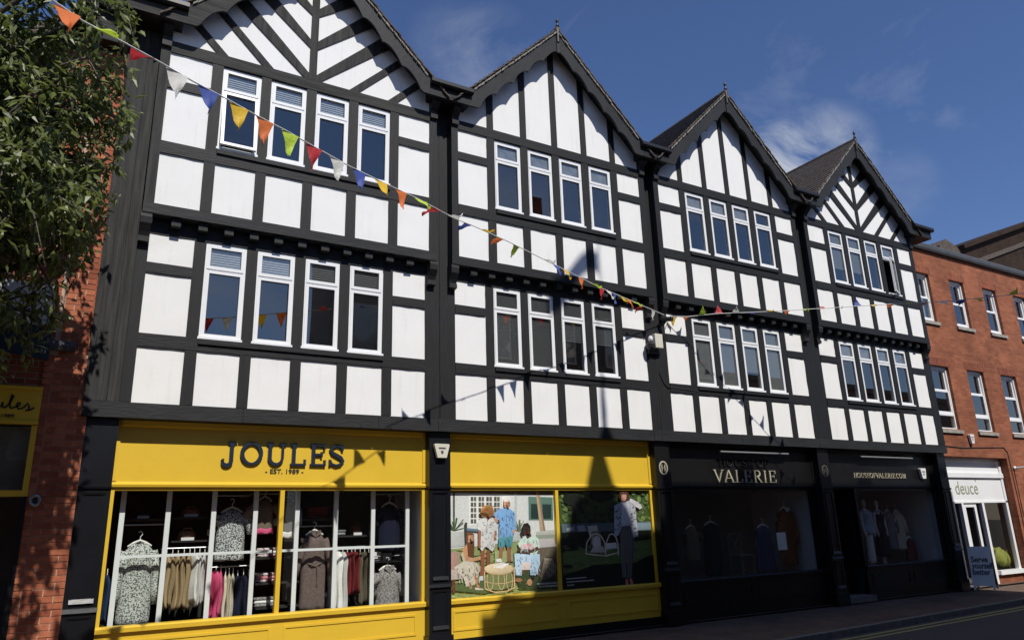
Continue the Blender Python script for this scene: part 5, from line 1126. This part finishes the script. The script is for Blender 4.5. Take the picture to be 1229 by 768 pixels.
# eaves of the left building: gable verge falling to the left and a gutter
lpart('bargeboard', MB().prism([(-1.12, 10.05), (-1.12, 9.80), (-4.3, 5.9), (-4.5, 6.05)], -.42, -.36), 'timber_dark')
lpart('roof', MB().prism([(-1.08, 10.16), (-1.08, 10.06), (-4.6, 5.9), (-4.75, 6.0)], -.45, 6.0).prism([(-1.08, 10.16), (-.66, 9.72), (-.66, 9.66), (-1.08, 10.06)], -.45, 6.0), 'tile')
lpart('eaves_board', MB().box(-1.12, -.66, -.30, .06, 9.40, 9.98), 'timber_old_h')
lpart('gutter', MB().tube([(-1.12, -.40, 9.98), (-.68, -.40, 9.90)], .06, 8), 'metal_black')
t = thing('wall_bell', 'round grey metal bell on the shaded side of the brick pier', 'bell', (-1.03, .0, 2.18))
m = MB(); R0 = []
for a, (rr, yy) in enumerate(((.085, -.01), (.09, -.05), (.075, -.075), (.05, -.07), (.045, -.05))): R0.append([(-1.03 + rr * .8 * math.cos(2 * math.pi * q / 18), yy, 2.18 + rr * math.sin(2 * math.pi * q / 18)) for q in range(18)])
m.rings(R0); m.smooth = True; m.build('ring', 'metal_grey', t, (-1.03, 0, 2.18))
MB().box(-1.06, -1.0, -.07, .03, 2.15, 2.21).build('mount', 'metal_black', t, (-1.03, 0, 2.18))
# estate agent boards on a bracket
t = thing('estate_agent_board', 'white and dark estate agent boards hanging on the brick wall behind leaves', 'sign', (-1.5, -.3, 4.8))
def eboard(corners, mt, nm):
    P3 = [at(a, b, y=-.30) for a, b in corners]; m = MB(); f = [(p.x, p.y, p.z) for p in P3]; bk = [(p.x, p.y + .03, p.z) for p in P3]; m.rings([f, bk]); return m.build(nm, mt, t, (-1.5, -.3, 4.8))
eboard([(-10, 330), (68, 344), (63, 393), (-14, 378)], 'estate_white', 'upper_board'); eboard([(-14, 380), (63, 394.5), (58, 432), (-18, 418)], 'estate_dark', 'lower_board')
a = at(14, 372, y=-.302); text_obj('lettering', '70 621001', 'teal_text', t, (a.x + .03, -.305, a.z - .0), .075, .46, .004, (math.pi / 2, R_(5), 0), bold=.02)
a = at(42, 383, y=-.302); text_obj('lettering', '.co.uk', 'teal_text', t, (a.x, -.305, a.z + .0), .045, .17, .003, (math.pi / 2, R_(5), 0))
a = at(28, 420, y=-.302); text_obj('lettering', '621001', 'estate_white', t, (a.x, -.305, a.z), .05, .26, .003, (math.pi / 2, R_(5), 0))
a = at(59, 358, y=-.303); MB().box(a.x, a.x + .06, -.306, -.301, a.z - .02, a.z + .05).build('emblem', 'pink_print', t, (a.x, -.3, a.z))
MB().tube([(-1.13, .05, 5.22), (-1.13, -.36, 5.22)], .018, 6).build('bracket', 'metal_black', t, (-1.13, 0, 5.2)); MB().tube([(-1.9, -.27, 5.30), (-1.13, -.27, 5.22)], .014, 6).build('bracket', 'metal_black', t, (-1.13, 0, 5.2))
# ================================================================== BRICK BUILDING ON THE RIGHT
RB = thing('brick_building', 'red brick building with white sash windows and a pale shopfront', 'building', (25, .2, GZ))
YR = .2
def rpart(name, m, mt, x=25.0, parent=None): return m.build(name, mt, parent or RB, (x, 0, 0))
cols = [21.70, 23.70, 25.73, 27.76, 29.8, 31.8]; WU = .86; WL = .98
holes = [(x, x + WU, 7.55, 9.15) for x in cols] + [(x - .02, x - .02 + WL, 4.14, 6.09) for x in cols] + [(21.3, 24.98, GZ - .1, 3.32), (26.2, 32, GZ - .1, 3.3)]
# wall as a grid of cells with openings left out
xs = sorted(set([21.31, 34.0] + [h[0] for h in holes if h[0] > 21.31] + [h[1] for h in holes])); zs = sorted(set([GZ - .05, 9.97] + [h[2] for h in holes if h[2] > GZ - .05] + [h[3] for h in holes]))
m = MB()
for a, b in zip(xs[:-1], xs[1:]):
    for c, d in zip(zs[:-1], zs[1:]):
        cx, cz = (a + b) / 2, (c + d) / 2
        if any(h[0] < cx < h[1] and h[2] < cz < h[3] for h in holes): continue
        m.quad((a, YR, c), (b, YR, c), (b, YR, d), (a, YR, d))
for h in holes:
    x0, x1, z0, z1 = h; x0 = max(x0, 21.31); y1 = YR + .3
    m.quad((x0, YR, z0), (x0, YR, z1), (x0, y1, z1), (x0, y1, z0)); m.quad((x1, YR, z1), (x1, YR, z0), (x1, y1, z0), (x1, y1, z1)); m.quad((x0, YR, z1), (x1, YR, z1), (x1, y1, z1), (x0, y1, z1))
rpart('wall', m, 'brick_wall', 0)
rpart('coping', MB().prismx([(YR + .3, 9.96), (YR - .10, 9.96), (YR - .13, 10.02), (YR - .13, 10.13), (YR - .10, 10.19), (YR + .3, 10.23)], 21.31, 34), 'coping')
rpart('rear_wall', MB().box(21.31, 34, 5, 5.2, GZ, 10).box(33.8, 34, .5, 5, GZ, 10).box(21.31, 34, .5, 5, 9.8, 9.96).box(21.31, 34, .52, 5, 6.4, 6.5).box(21.31, 34, .52, 5, 3.4, 3.5), 'dark_room')
def sash_window(x0, w_, z0, z1, hopper=False, blind=False):
    f = MB(); y0 = YR + .09; fr = .055; zb = z0 + (.42 if hopper else 0)
    f.box(x0, x0 + fr, y0, y0 + .12, z0, z1); f.box(x0 + w_ - fr, x0 + w_, y0, y0 + .12, z0, z1); f.box(x0 + fr, x0 + w_ - fr, y0, y0 + .12, z1 - .08, z1); f.box(x0 + fr, x0 + w_ - fr, y0 - .01, y0 + .12, zb, zb + .06)
    o = rpart('window', f, 'upvc', x0)
    zm = (zb + z1) / 2 + .02
    for a, b, dy in ((zb + .062, zm, .012), (zm - .03, z1 - .082, .055)):
        q = MB(); q.box(x0 + fr, x0 + fr + .05, y0 + dy, y0 + dy + .04, a, b); q.box(x0 + w_ - fr - .05, x0 + w_ - fr, y0 + dy, y0 + dy + .04, a, b); q.box(x0 + fr + .05, x0 + w_ - fr - .05, y0 + dy, y0 + dy + .04, a, a + .07); q.box(x0 + fr + .05, x0 + w_ - fr - .05, y0 + dy, y0 + dy + .04, b - .05, b)
        rpart('sash', q, 'upvc', x0, o)
        rpart('pane', MB().quad((x0 + fr + .05, y0 + dy + .02, a + .07), (x0 + w_ - fr - .05, y0 + dy + .02, a + .07), (x0 + w_ - fr - .05, y0 + dy + .02, b - .05), (x0 + fr + .05, y0 + dy + .02, b - .05)), 'glass', x0, o)
    if hopper:
        q = MB(); q.box(x0 + fr, x0 + w_ - fr, y0 + .01, y0 + .06, z0, z0 + .05); rpart('sash', q, 'upvc', x0, o)
        rpart('pane', MB().quad((x0 + fr, y0 + .05, z0 + .05), (x0 + w_ - fr, y0 + .05, z0 + .05), (x0 + w_ - fr, y0 + .05, zb), (x0 + fr, y0 + .05, zb)), 'glass', x0, o)
    if blind: rpart('blind', MB().quad((x0 + .06, y0 + .18, zb), (x0 + w_ - .06, y0 + .18, zb), (x0 + w_ - .06, y0 + .18, z1), (x0 + .06, y0 + .18, z1)), 'blind_light', x0, o)
    rpart('window_sill', MB().prismx([(YR + .2, z0 - .001), (YR - .06, z0 - .03), (YR - .06, z0 - .13), (YR + .2, z0 - .13)], x0 - .08, x0 + w_ + .08), 'stone', x0, o)
    q = MB(); n = 12; wl = w_ + .24
    for i in range(n): q.box(x0 - .12 + wl * i / n + .006, x0 - .12 + wl * (i + 1) / n - .006, YR - .006 + random.uniform(-.002, .002), YR + .05, z1 + .005, z1 + .25)
    lt = rpart('lintel', q, 'soldier', x0, o); lt['kind'] = 'stuff'
for i, x in enumerate(cols[:5]):
    sash_window(x, WU, 7.55, 9.15, False, i == 0); sash_window(x - .02, WL, 4.14, 6.09, True)
# pale shopfront
YD = .42
sf_ = rpart('shopfront', MB().box(21.35, 24.95, YD + .005, YD + .1, 3.22, 3.32).box(21.35, 24.95, YD, YD + .1, 1.97, 2.02).box(21.35, 24.95, YD - .03, YD + .1, 2.72, 2.86).box(24.83, 24.95, YD, YD + .1, 1.97, 3.22), 'upvc', 22)
rpart('upper_panel', MB().box(21.35, 24.83, YD + .04, YD + .1, 2.861, 3.22), 'upvc', 22, sf_)
sn = rpart('sign_board', MB().box(21.35, 24.83, YD + .03, YD + .1, 2.021, 2.719), 'upvc', 22, sf_)
a = at(1147, 590, y=YD + .03); b = at(1174, 590, y=YD + .03)
text_obj('lettering', 'deuce', 'sage', sf_, (a.x, YD + .026, 2.23), .40, b.x - a.x, .006)
text_obj('lettering', "'", 'sage', sf_, (b.x - .07, YD + .026, 2.46), .22, .05, .006)
xa, xb_, xc = at(1154, 604, y=YD).x, at(1178.5, 604, y=YD).x, 24.83
for x, w_ in ((21.9, .07), (xa, .10), (xb_, .12), (24.83, .12)): rpart('post', MB().box(x, x + w_, YD + .001, YD + .11, GZ, 1.97), 'upvc', x, sf_)
rpart('pane', MB().quad((xb_ + .12, YD + .06, .0), (24.83, YD + .06, .0), (24.83, YD + .06, 1.97), (xb_ + .12, YD + .06, 1.97)), 'shopglass', 24, sf_)
rpart('sill', MB().box(xb_ + .12, 24.95, YD - .10, YD + .1, -.12, .0), 'upvc', 24, sf_); rpart('stall_riser', MB().box(xb_ + .12, 24.95, YD, YD + .12, GZ - .02, -.12), 'brick_wall', 24, sf_)
dl = rpart('door', MB().box(xa + .16, xa + .26, .46, .51, GZ + .02, 1.95).box(xa + .72, xa + .84, .46, .51, GZ + .02, 1.95).box(xa + .26, xa + .72, .46, .51, GZ + .02, .1).box(xa + .26, xa + .72, .46, .51, 1.85, 1.95), 'upvc', xa, sf_)
rpart('room', MB().box(21.35, 25.1, 3.4, 3.5, GZ, 3.3).box(21.32, 21.36, .55, 3.4, GZ, 3.3).box(25.06, 25.1, .55, 3.4, GZ, 3.3).box(21.35, 25.1, .5, 3.4, GZ - .03, GZ + .03).box(21.35, 25.1, .6, 3.4, 2.4, 2.46), 'dark_room')
rpart('room', MB().box(26.2, 32, .5, .6, GZ, 3.3), 'shop_dark')
t = thing('beanbag', 'crumpled olive green floor cushion in the pale shop window', 'cushion', (24.66, .75, .0))
m = MB(); R0 = []
for k in range(13):
    f = k / 12; rr = math.sin(math.pi * (.06 + .90 * f)) ** .55
    R0.append([(24.66 + .42 * rr * math.cos(2 * math.pi * q / 36) * (1 + .05 * math.sin(q * 2.3 + k)), .88 + .28 * rr * math.sin(2 * math.pi * q / 36) * (1 + .10 * math.sin(q * 3 + k * .8)), -.02 + .60 * f + .05 * math.sin(q * .9 + 1) * f + .025 * math.sin(q * 2.6 + k * .5) - .07 * math.exp(-((q - 27) / 3) ** 2) * f) for q in range(36)])
m.rings(R0); m.smooth = True; m.build('body', 'lime_bag', t, (24.3, .88, 0)); MB().tube([(24.66, .60, .0), (24.58, .57, .28), (24.70, .62, .54)], .012, 6).build('seam', 'lime_bag', t, (24.3, .88, 0))
alarm(23.05, YR, 3.86, .22, .28, 'white alarm box on the red brick wall below the sash windows', 'plastic_white')
t = thing('projecting_sign', 'grey square sign hanging from a white arm on the brick wall', 'sign', (25.25, .2, 3.0))
MB().tube([(25.28, YR, 3.02), (25.28, -.9, 3.02)], .028, 8).build('arm', 'upvc', t, (25.28, .2, 3)); MB().ell((25.28, YR - .04, 3.02), .06, .04, .06).build('boss', 'upvc', t, (25.28, .2, 3))
MB().box(25.26, 25.30, -.85, -.15, 2.22, 2.96).build('panel', 'sign_grey', t, (25.28, .2, 3)); MB().tube([(25.255, -.5 + .12 * math.cos(k), 2.6 + .12 * math.sin(k)) for k in [i * .5 for i in range(10)]], .012, 6).build('emblem', 'upvc', t, (25.28, .2, 3))
tag(MB().tube([(21.4, YR - .012, 3.62), (22.6, YR - .012, 3.58), (24.9, YR - .012, 3.66), (25.1, YR - .012, 3.5), (25.14, YR - .012, 2.0), (25.14, YR - .012, .2)], .014, 5).build('cable', 'cable', None, (21.4, .2, 3.6)), 'thin black cable running over the brick above the pale shopfront', 'cable')
# old dark brick building behind
ob = thing('old_brick_building', 'old dark brown building with sloping parapet rising behind the red brick one', 'building', (32, 9, GZ))
yy = 9.0; P0, P1 = at(1152, 300, y=yy), at(1235, 270, y=yy); P2 = at(1185, 312, y=yy); P3 = at(1235, 293, y=yy)
dx = P1 - P0
def ext(p, q, k): return (p.x + (q.x - p.x) * k, p.z + (q.z - p.z) * k)
top0, top1 = (P0.x, P0.z), ext(P0, P1, 2.2)
MB().prism([(P0.x - 1.0, GZ), (top1[0], GZ), top1, top0, (P0.x - 1.0, P0.z + .1)], yy, yy + 8).build('wall', 'brick_old', ob, (P0.x, yy, 0))
nrm = .25
MB().prism([(top0[0], top0[1]), top1, (top1[0], top1[1] + nrm), (top0[0], top0[1] + nrm)], yy - .3, yy + 8).build('coping', 'brick_old', ob, (P0.x, yy, 0))
b0, b1 = ext(P2, P3, -1.2), ext(P2, P3, 3)
MB().prism([b0, b1, (b1[0], b1[1] + .28), (b0[0], b0[1] + .28)], yy - .12, yy).build('string_course', 'tile', ob, (P0.x, yy, 0))
MB().prism([(P0.x - 2.2, P0.z - .1), (P0.x - 1.4, P0.z + .42), (P0.x - .3, P0.z + .1), (P0.x, P0.z - .4), (P0.x - 2.2, P0.z - 1)], yy - .05, yy + 6).build('gable', 'tile', ob, (P0.x, yy, 0))
# A-board on the pavement
t0 = at(1167, 700, y=-.05); t0.z = GZ - .005
t = thing('a_board', 'white A-board reading serve yourself better on the pavement', 'sign', (t0.x, t0.y, GZ))
ex = Vector((.34, -.94, 0)).normalized(); wb = .54; ey = Vector((-ex.y, ex.x, 0))
hb = 1.12
def tilt(u_, v_, d, back=False):
    top = .27
    p = t0 + ex * u_ + Vector((0, 0, .05 + v_ * .97)) + ey * ((v_ / hb) * top if not back else (2 * top - (v_ / hb) * top)) + ey * d
    return tuple(p)
for nm, bk, mt in (('front_panel', False, 'white_board'), ('rear_panel', True, 'gasket')):
    m = MB(); m.rings([[tilt(.0, .06, 0, bk), tilt(wb, .06, 0, bk), tilt(wb, hb, 0, bk), tilt(0, hb, 0, bk)], [tilt(.0, .06, .03, bk), tilt(wb, .06, .03, bk), tilt(wb, hb, .03, bk), tilt(0, hb, .03, bk)]]); m.build(nm, mt, t, tuple(t0))
for u_ in (.02, wb - .06):
    for bk in (False, True):
        m = MB(); m.rings([[tilt(u_, -.05, 0, bk), tilt(u_ + .05, -.05, 0, bk), tilt(u_ + .05, .06, 0, bk), tilt(u_, .06, 0, bk)], [tilt(u_, -.05, .03, bk), tilt(u_ + .05, -.05, .03, bk), tilt(u_ + .05, .06, .03, bk), tilt(u_, .06, .03, bk)]]); m.build('foot', 'white_board', t, tuple(t0))
az = math.atan2(ex.y, ex.x)
for i, (s_, v_) in enumerate((('Serve', .70), ('yourself', .53), ('better', .36))):
    o = text_obj('lettering', s_, 'board_text', t, tilt(.05, v_, -.012), .155, {0: .48, 1: .60, 2: .5}[i] * wb / .64, .004, (math.pi / 2, 0, 0), bold=.02)
    o.rotation_mode = 'XYZ'; o.rotation_euler = (Matrix.Rotation(az, 3, 'Z') @ Matrix.Rotation(math.pi / 2 - math.atan(.27 / hb), 3, 'X')).to_euler()
# ================================================================== TREE
T = thing('street_tree', 'leafy green tree overhanging the brick building at the end of the row', 'tree', (-3.6, -2.6, GZ))
rng = random.Random(5)
tr = MB(); tr.tube([(-3.6, -2.6, GZ - .05), (-3.58, -2.62, .8), (-3.5, -2.6, 2.0), (-3.45, -2.5, 3.2), (-3.3, -2.45, 4.5), (-3.2, -2.4, 6.0), (-3.1, -2.3, 7.6)], [.26, .2, .18, .16, .13, .09, .04], 10); tr.smooth = True
tr.build('trunk', 'trunk', T, (-3.6, -2.6, GZ))
def vis_x(z):     # right-hand limit of the crown by height
    pts = [(2.6, -2.3), (3.3, -1.8), (3.8, -1.12), (4.2, -.92), (4.7, -.80), (5.3, -.66), (6.2, -.52), (7.0, -.50), (7.8, -.56), (8.5, -.78), (9.2, -1.1), (9.9, -1.7), (10.5, -2.5)]
    if z <= pts[0][0]: return pts[0][1]
    for (a, b), (c, d) in zip(pts[:-1], pts[1:]):
        if a <= z <= c: return b + (d - b) * (z - a) / (c - a)
    return pts[-1][1]
twigs = []; lv = MB(); lc = []
limbs = MB()
for i in range(74):
    z0 = rng.uniform(2.2, 7.2); base = Vector((-3.5 + .08 * z0 * .6, -2.55 + .03 * z0, z0)); ang = rng.uniform(-1.5, 1.5) if i % 4 else rng.uniform(1.6, 4.7)
    zt = z0 + rng.uniform(.1, 2.8); rx = (vis_x(zt) - base.x) * rng.uniform(.55, .97) if abs(ang) < 1.2 else rng.uniform(1.0, 2.4)
    ry = rng.uniform(-2.1, 1.1)
    if abs(ang) >= 1.2: end = base + Vector((math.cos(ang) * rx, math.sin(ang) * rx, zt - z0))
    else: end = Vector((base.x + rx, base.y + ry, zt - rng.uniform(0, .5)))
    mid = base.lerp(end, .5) + Vector((rng.uniform(-.15, .15), rng.uniform(-.15, .15), .35)); pts = []
    for k in range(8):
        f = k / 7; pts.append(base * (1 - f) ** 2 + mid * 2 * f * (1 - f) + end * f * f)
    limbs.tube(pts, [.06 * (1 - f / 7.6) + .005 for f in range(8)], 6)
    for k in range(2, 8):
        for _ in range(4):
            d = Vector((rng.uniform(-.2, 1), rng.uniform(-.9, .7), rng.uniform(-.9, .5))).normalized(); L = rng.uniform(.35, .95); s0 = pts[k]
            e = s0 + d * L + Vector((0, 0, -.22 * L))
            if e.x > vis_x(e.z): e.x = vis_x(e.z) - rng.uniform(0, .12)
            tw = [s0, s0.lerp(e, .5) + Vector((0, 0, .06)), e]; twigs.append(tw); limbs.tube(tw, [.012, .009, .004], 4)
limbs.smooth = True; limbs.build('limbs', 'trunk', T, (-3.6, -2.6, GZ))
def leaf(p, d, L):
    side = d.cross(Vector((rng.uniform(-.4, .4), rng.uniform(-.6, -.1), 1))).normalized(); nrm_ = side.cross(d).normalized(); w_ = L * rng.uniform(.17, .25)
    tone = rng.random(); c = (.075 + .10 * tone, .098 + .11 * tone, .022 + .035 * tone)
    if rng.random() < .07: c = (.17, .20, .05)
    i = len(lv.v); a = p; b = p + d * L * .4 + side * w_ - nrm_ * w_ * .25; c2_ = p + d * L * .4 - side * w_ - nrm_ * w_ * .25; m_ = p + d * L * .5 + nrm_ * .012; e = p + d * L - nrm_ * L * rng.uniform(.05, .2)
    lv.v += [tuple(a), tuple(b), tuple(m_), tuple(c2_), tuple(e)]; lv.f += [(i, i + 1, i + 2), (i + 1, i + 4, i + 2), (i, i + 2, i + 3), (i + 3, i + 2, i + 4)]; lc.extend([c] * 4)
for tw in twigs:
    for _ in range(rng.randint(16, 30)):
        f = rng.random(); p = (tw[0].lerp(tw[1], f * 2) if f < .5 else tw[1].lerp(tw[2], f * 2 - 1)) + Vector((rng.gauss(0, .05), rng.gauss(0, .05), rng.gauss(0, .05)))
        if p.x > -2.1 and 4.0 < p.z < 4.78 - .12 * p.y * 0 and rng.random() < .60: continue          # a thin patch in the crown in front of the sign boards
        d = Vector((rng.gauss(.15, .55), rng.gauss(-.1, .55), rng.gauss(-.55, .5))).normalized(); leaf(p, d, rng.uniform(.08, .19))
me = lv.mesh('crown', 'leaf', (-3.6, -2.6, GZ)); ca = me.color_attributes.new('Col', 'FLOAT_COLOR', 'CORNER'); buf = []
for p, c in zip(me.polygons, lc): buf += [*c, 1.0] * p.loop_total
ca.data.foreach_set('color', buf); put('crown', me, T, (-3.6, -2.6, GZ))
# ================================================================== OPPOSITE SIDE OF THE STREET (behind the camera; gives the shade and the reflections)
KS = math.tan(R_(SUN_EL))
def dz_of(yo): return KS * (.3 - yo)
def opp(name, label, x0, x1, h, mt, YO, dep=8):
    t = thing(name, label, 'building', ((x0 + x1) / 2, YO - 3, GZ))
    MB().box(x0, x1, YO - dep, YO, RZ, h).build('wall', mt, t, ((x0 + x1) / 2, YO, GZ))
    n = max(2, int((x1 - x0) / 2.2))
    for r_ in range(1, max(2, int((h - .6) / 3.3))):
        for i in range(n):
            cx = x0 + (x1 - x0) * (i + .5) / n; z0 = .8 + r_ * 3.2
            wv = MB().box(cx - .5, cx + .5, YO, YO + .05, z0, z0 + 1.8).build('window', 'upvc', t, (cx, YO, z0)); MB().quad((cx + .44, YO + .055, z0 + .06), (cx - .44, YO + .055, z0 + .06), (cx - .44, YO + .055, z0 + 1.74), (cx + .44, YO + .055, z0 + 1.74)).build('pane', 'glass', wv, (cx, YO, z0))
    MB().box(x0, x1, YO, YO + .12, h - .25, h - .002).build('cornice', 'stone', t, ((x0 + x1) / 2, YO, GZ))
    return t
opp('brick_house', 'low brick house across the street', -14, 5.9, 7.5, 'brick_wall', -13.6)
YO = -10.3; DZ = dz_of(YO)
tt = opp('stone_building', 'tall stone corner building with spire across the street', 6.0, 10.45, DZ + .0, 'opp_stone', YO, 2.4)
MB().prism([(6.15, DZ - .0), (6.45, DZ + .45), (7.05, DZ + .35), (7.85, DZ + 1.55), (10.45, DZ + 1.55), (10.45, DZ)], YO - 2.4, YO - .01).build('roof', 'slate', tt, (8, YO, GZ))
sp = MB().lathe([(.85, DZ + 1.5), (.55, DZ + 1.8), (.35, DZ + 2.40), (.25, DZ + 2.75), (.16, DZ + 3.05), (.06, DZ + 3.3), (.075, DZ + 3.6), (.06, DZ + 4.0), (.035, DZ + 4.3), (.018, DZ + 5.0), (.016, DZ + 7.2), (.008, DZ + 7.3)], 8.88, YO - .8, 20)
sp.v = [(a, b, c + .8 * KS) for a, b, c in sp.v]; sp.smooth = True; sp.build('spire', 'slate', tt, (8.88, YO, GZ))
fm = MB(); rows = []
for i in range(9):
    f = i / 8; xx = 8.84 - 1.25 * f; rows.append([(xx, YO - .8 + .12 * math.sin(f * 6), DZ + .8 * KS + 6.92 - .55 * f - .25 * f * f - dz_) for dz_ in (0, .25, .5)])
fm.rings(rows, closed=False); fm.smooth = True; fm.build('flag', 'c_burg', tt, (8.88, YO, GZ))
YO = -8.7; DZ = dz_of(YO)
o3 = opp('brick_house', 'tall brick house with chimneys across the street', 10.40, 22.0, DZ + 2.36, 'opp_render', YO)
for x, hh in ((13.2, .2), (17.7, -.05), (21, .15)): MB().box(x - .3, x + .3, YO - 1.2, YO - .6, DZ + 2.3, DZ + 2.36 + hh + .9 * KS).build('chimney', 'brick_wall', o3, (x, YO, GZ))
opp('rendered_house', 'low rendered house across the street', 22.0, 40, DZ - 2.5, 'opp_stone', YO)
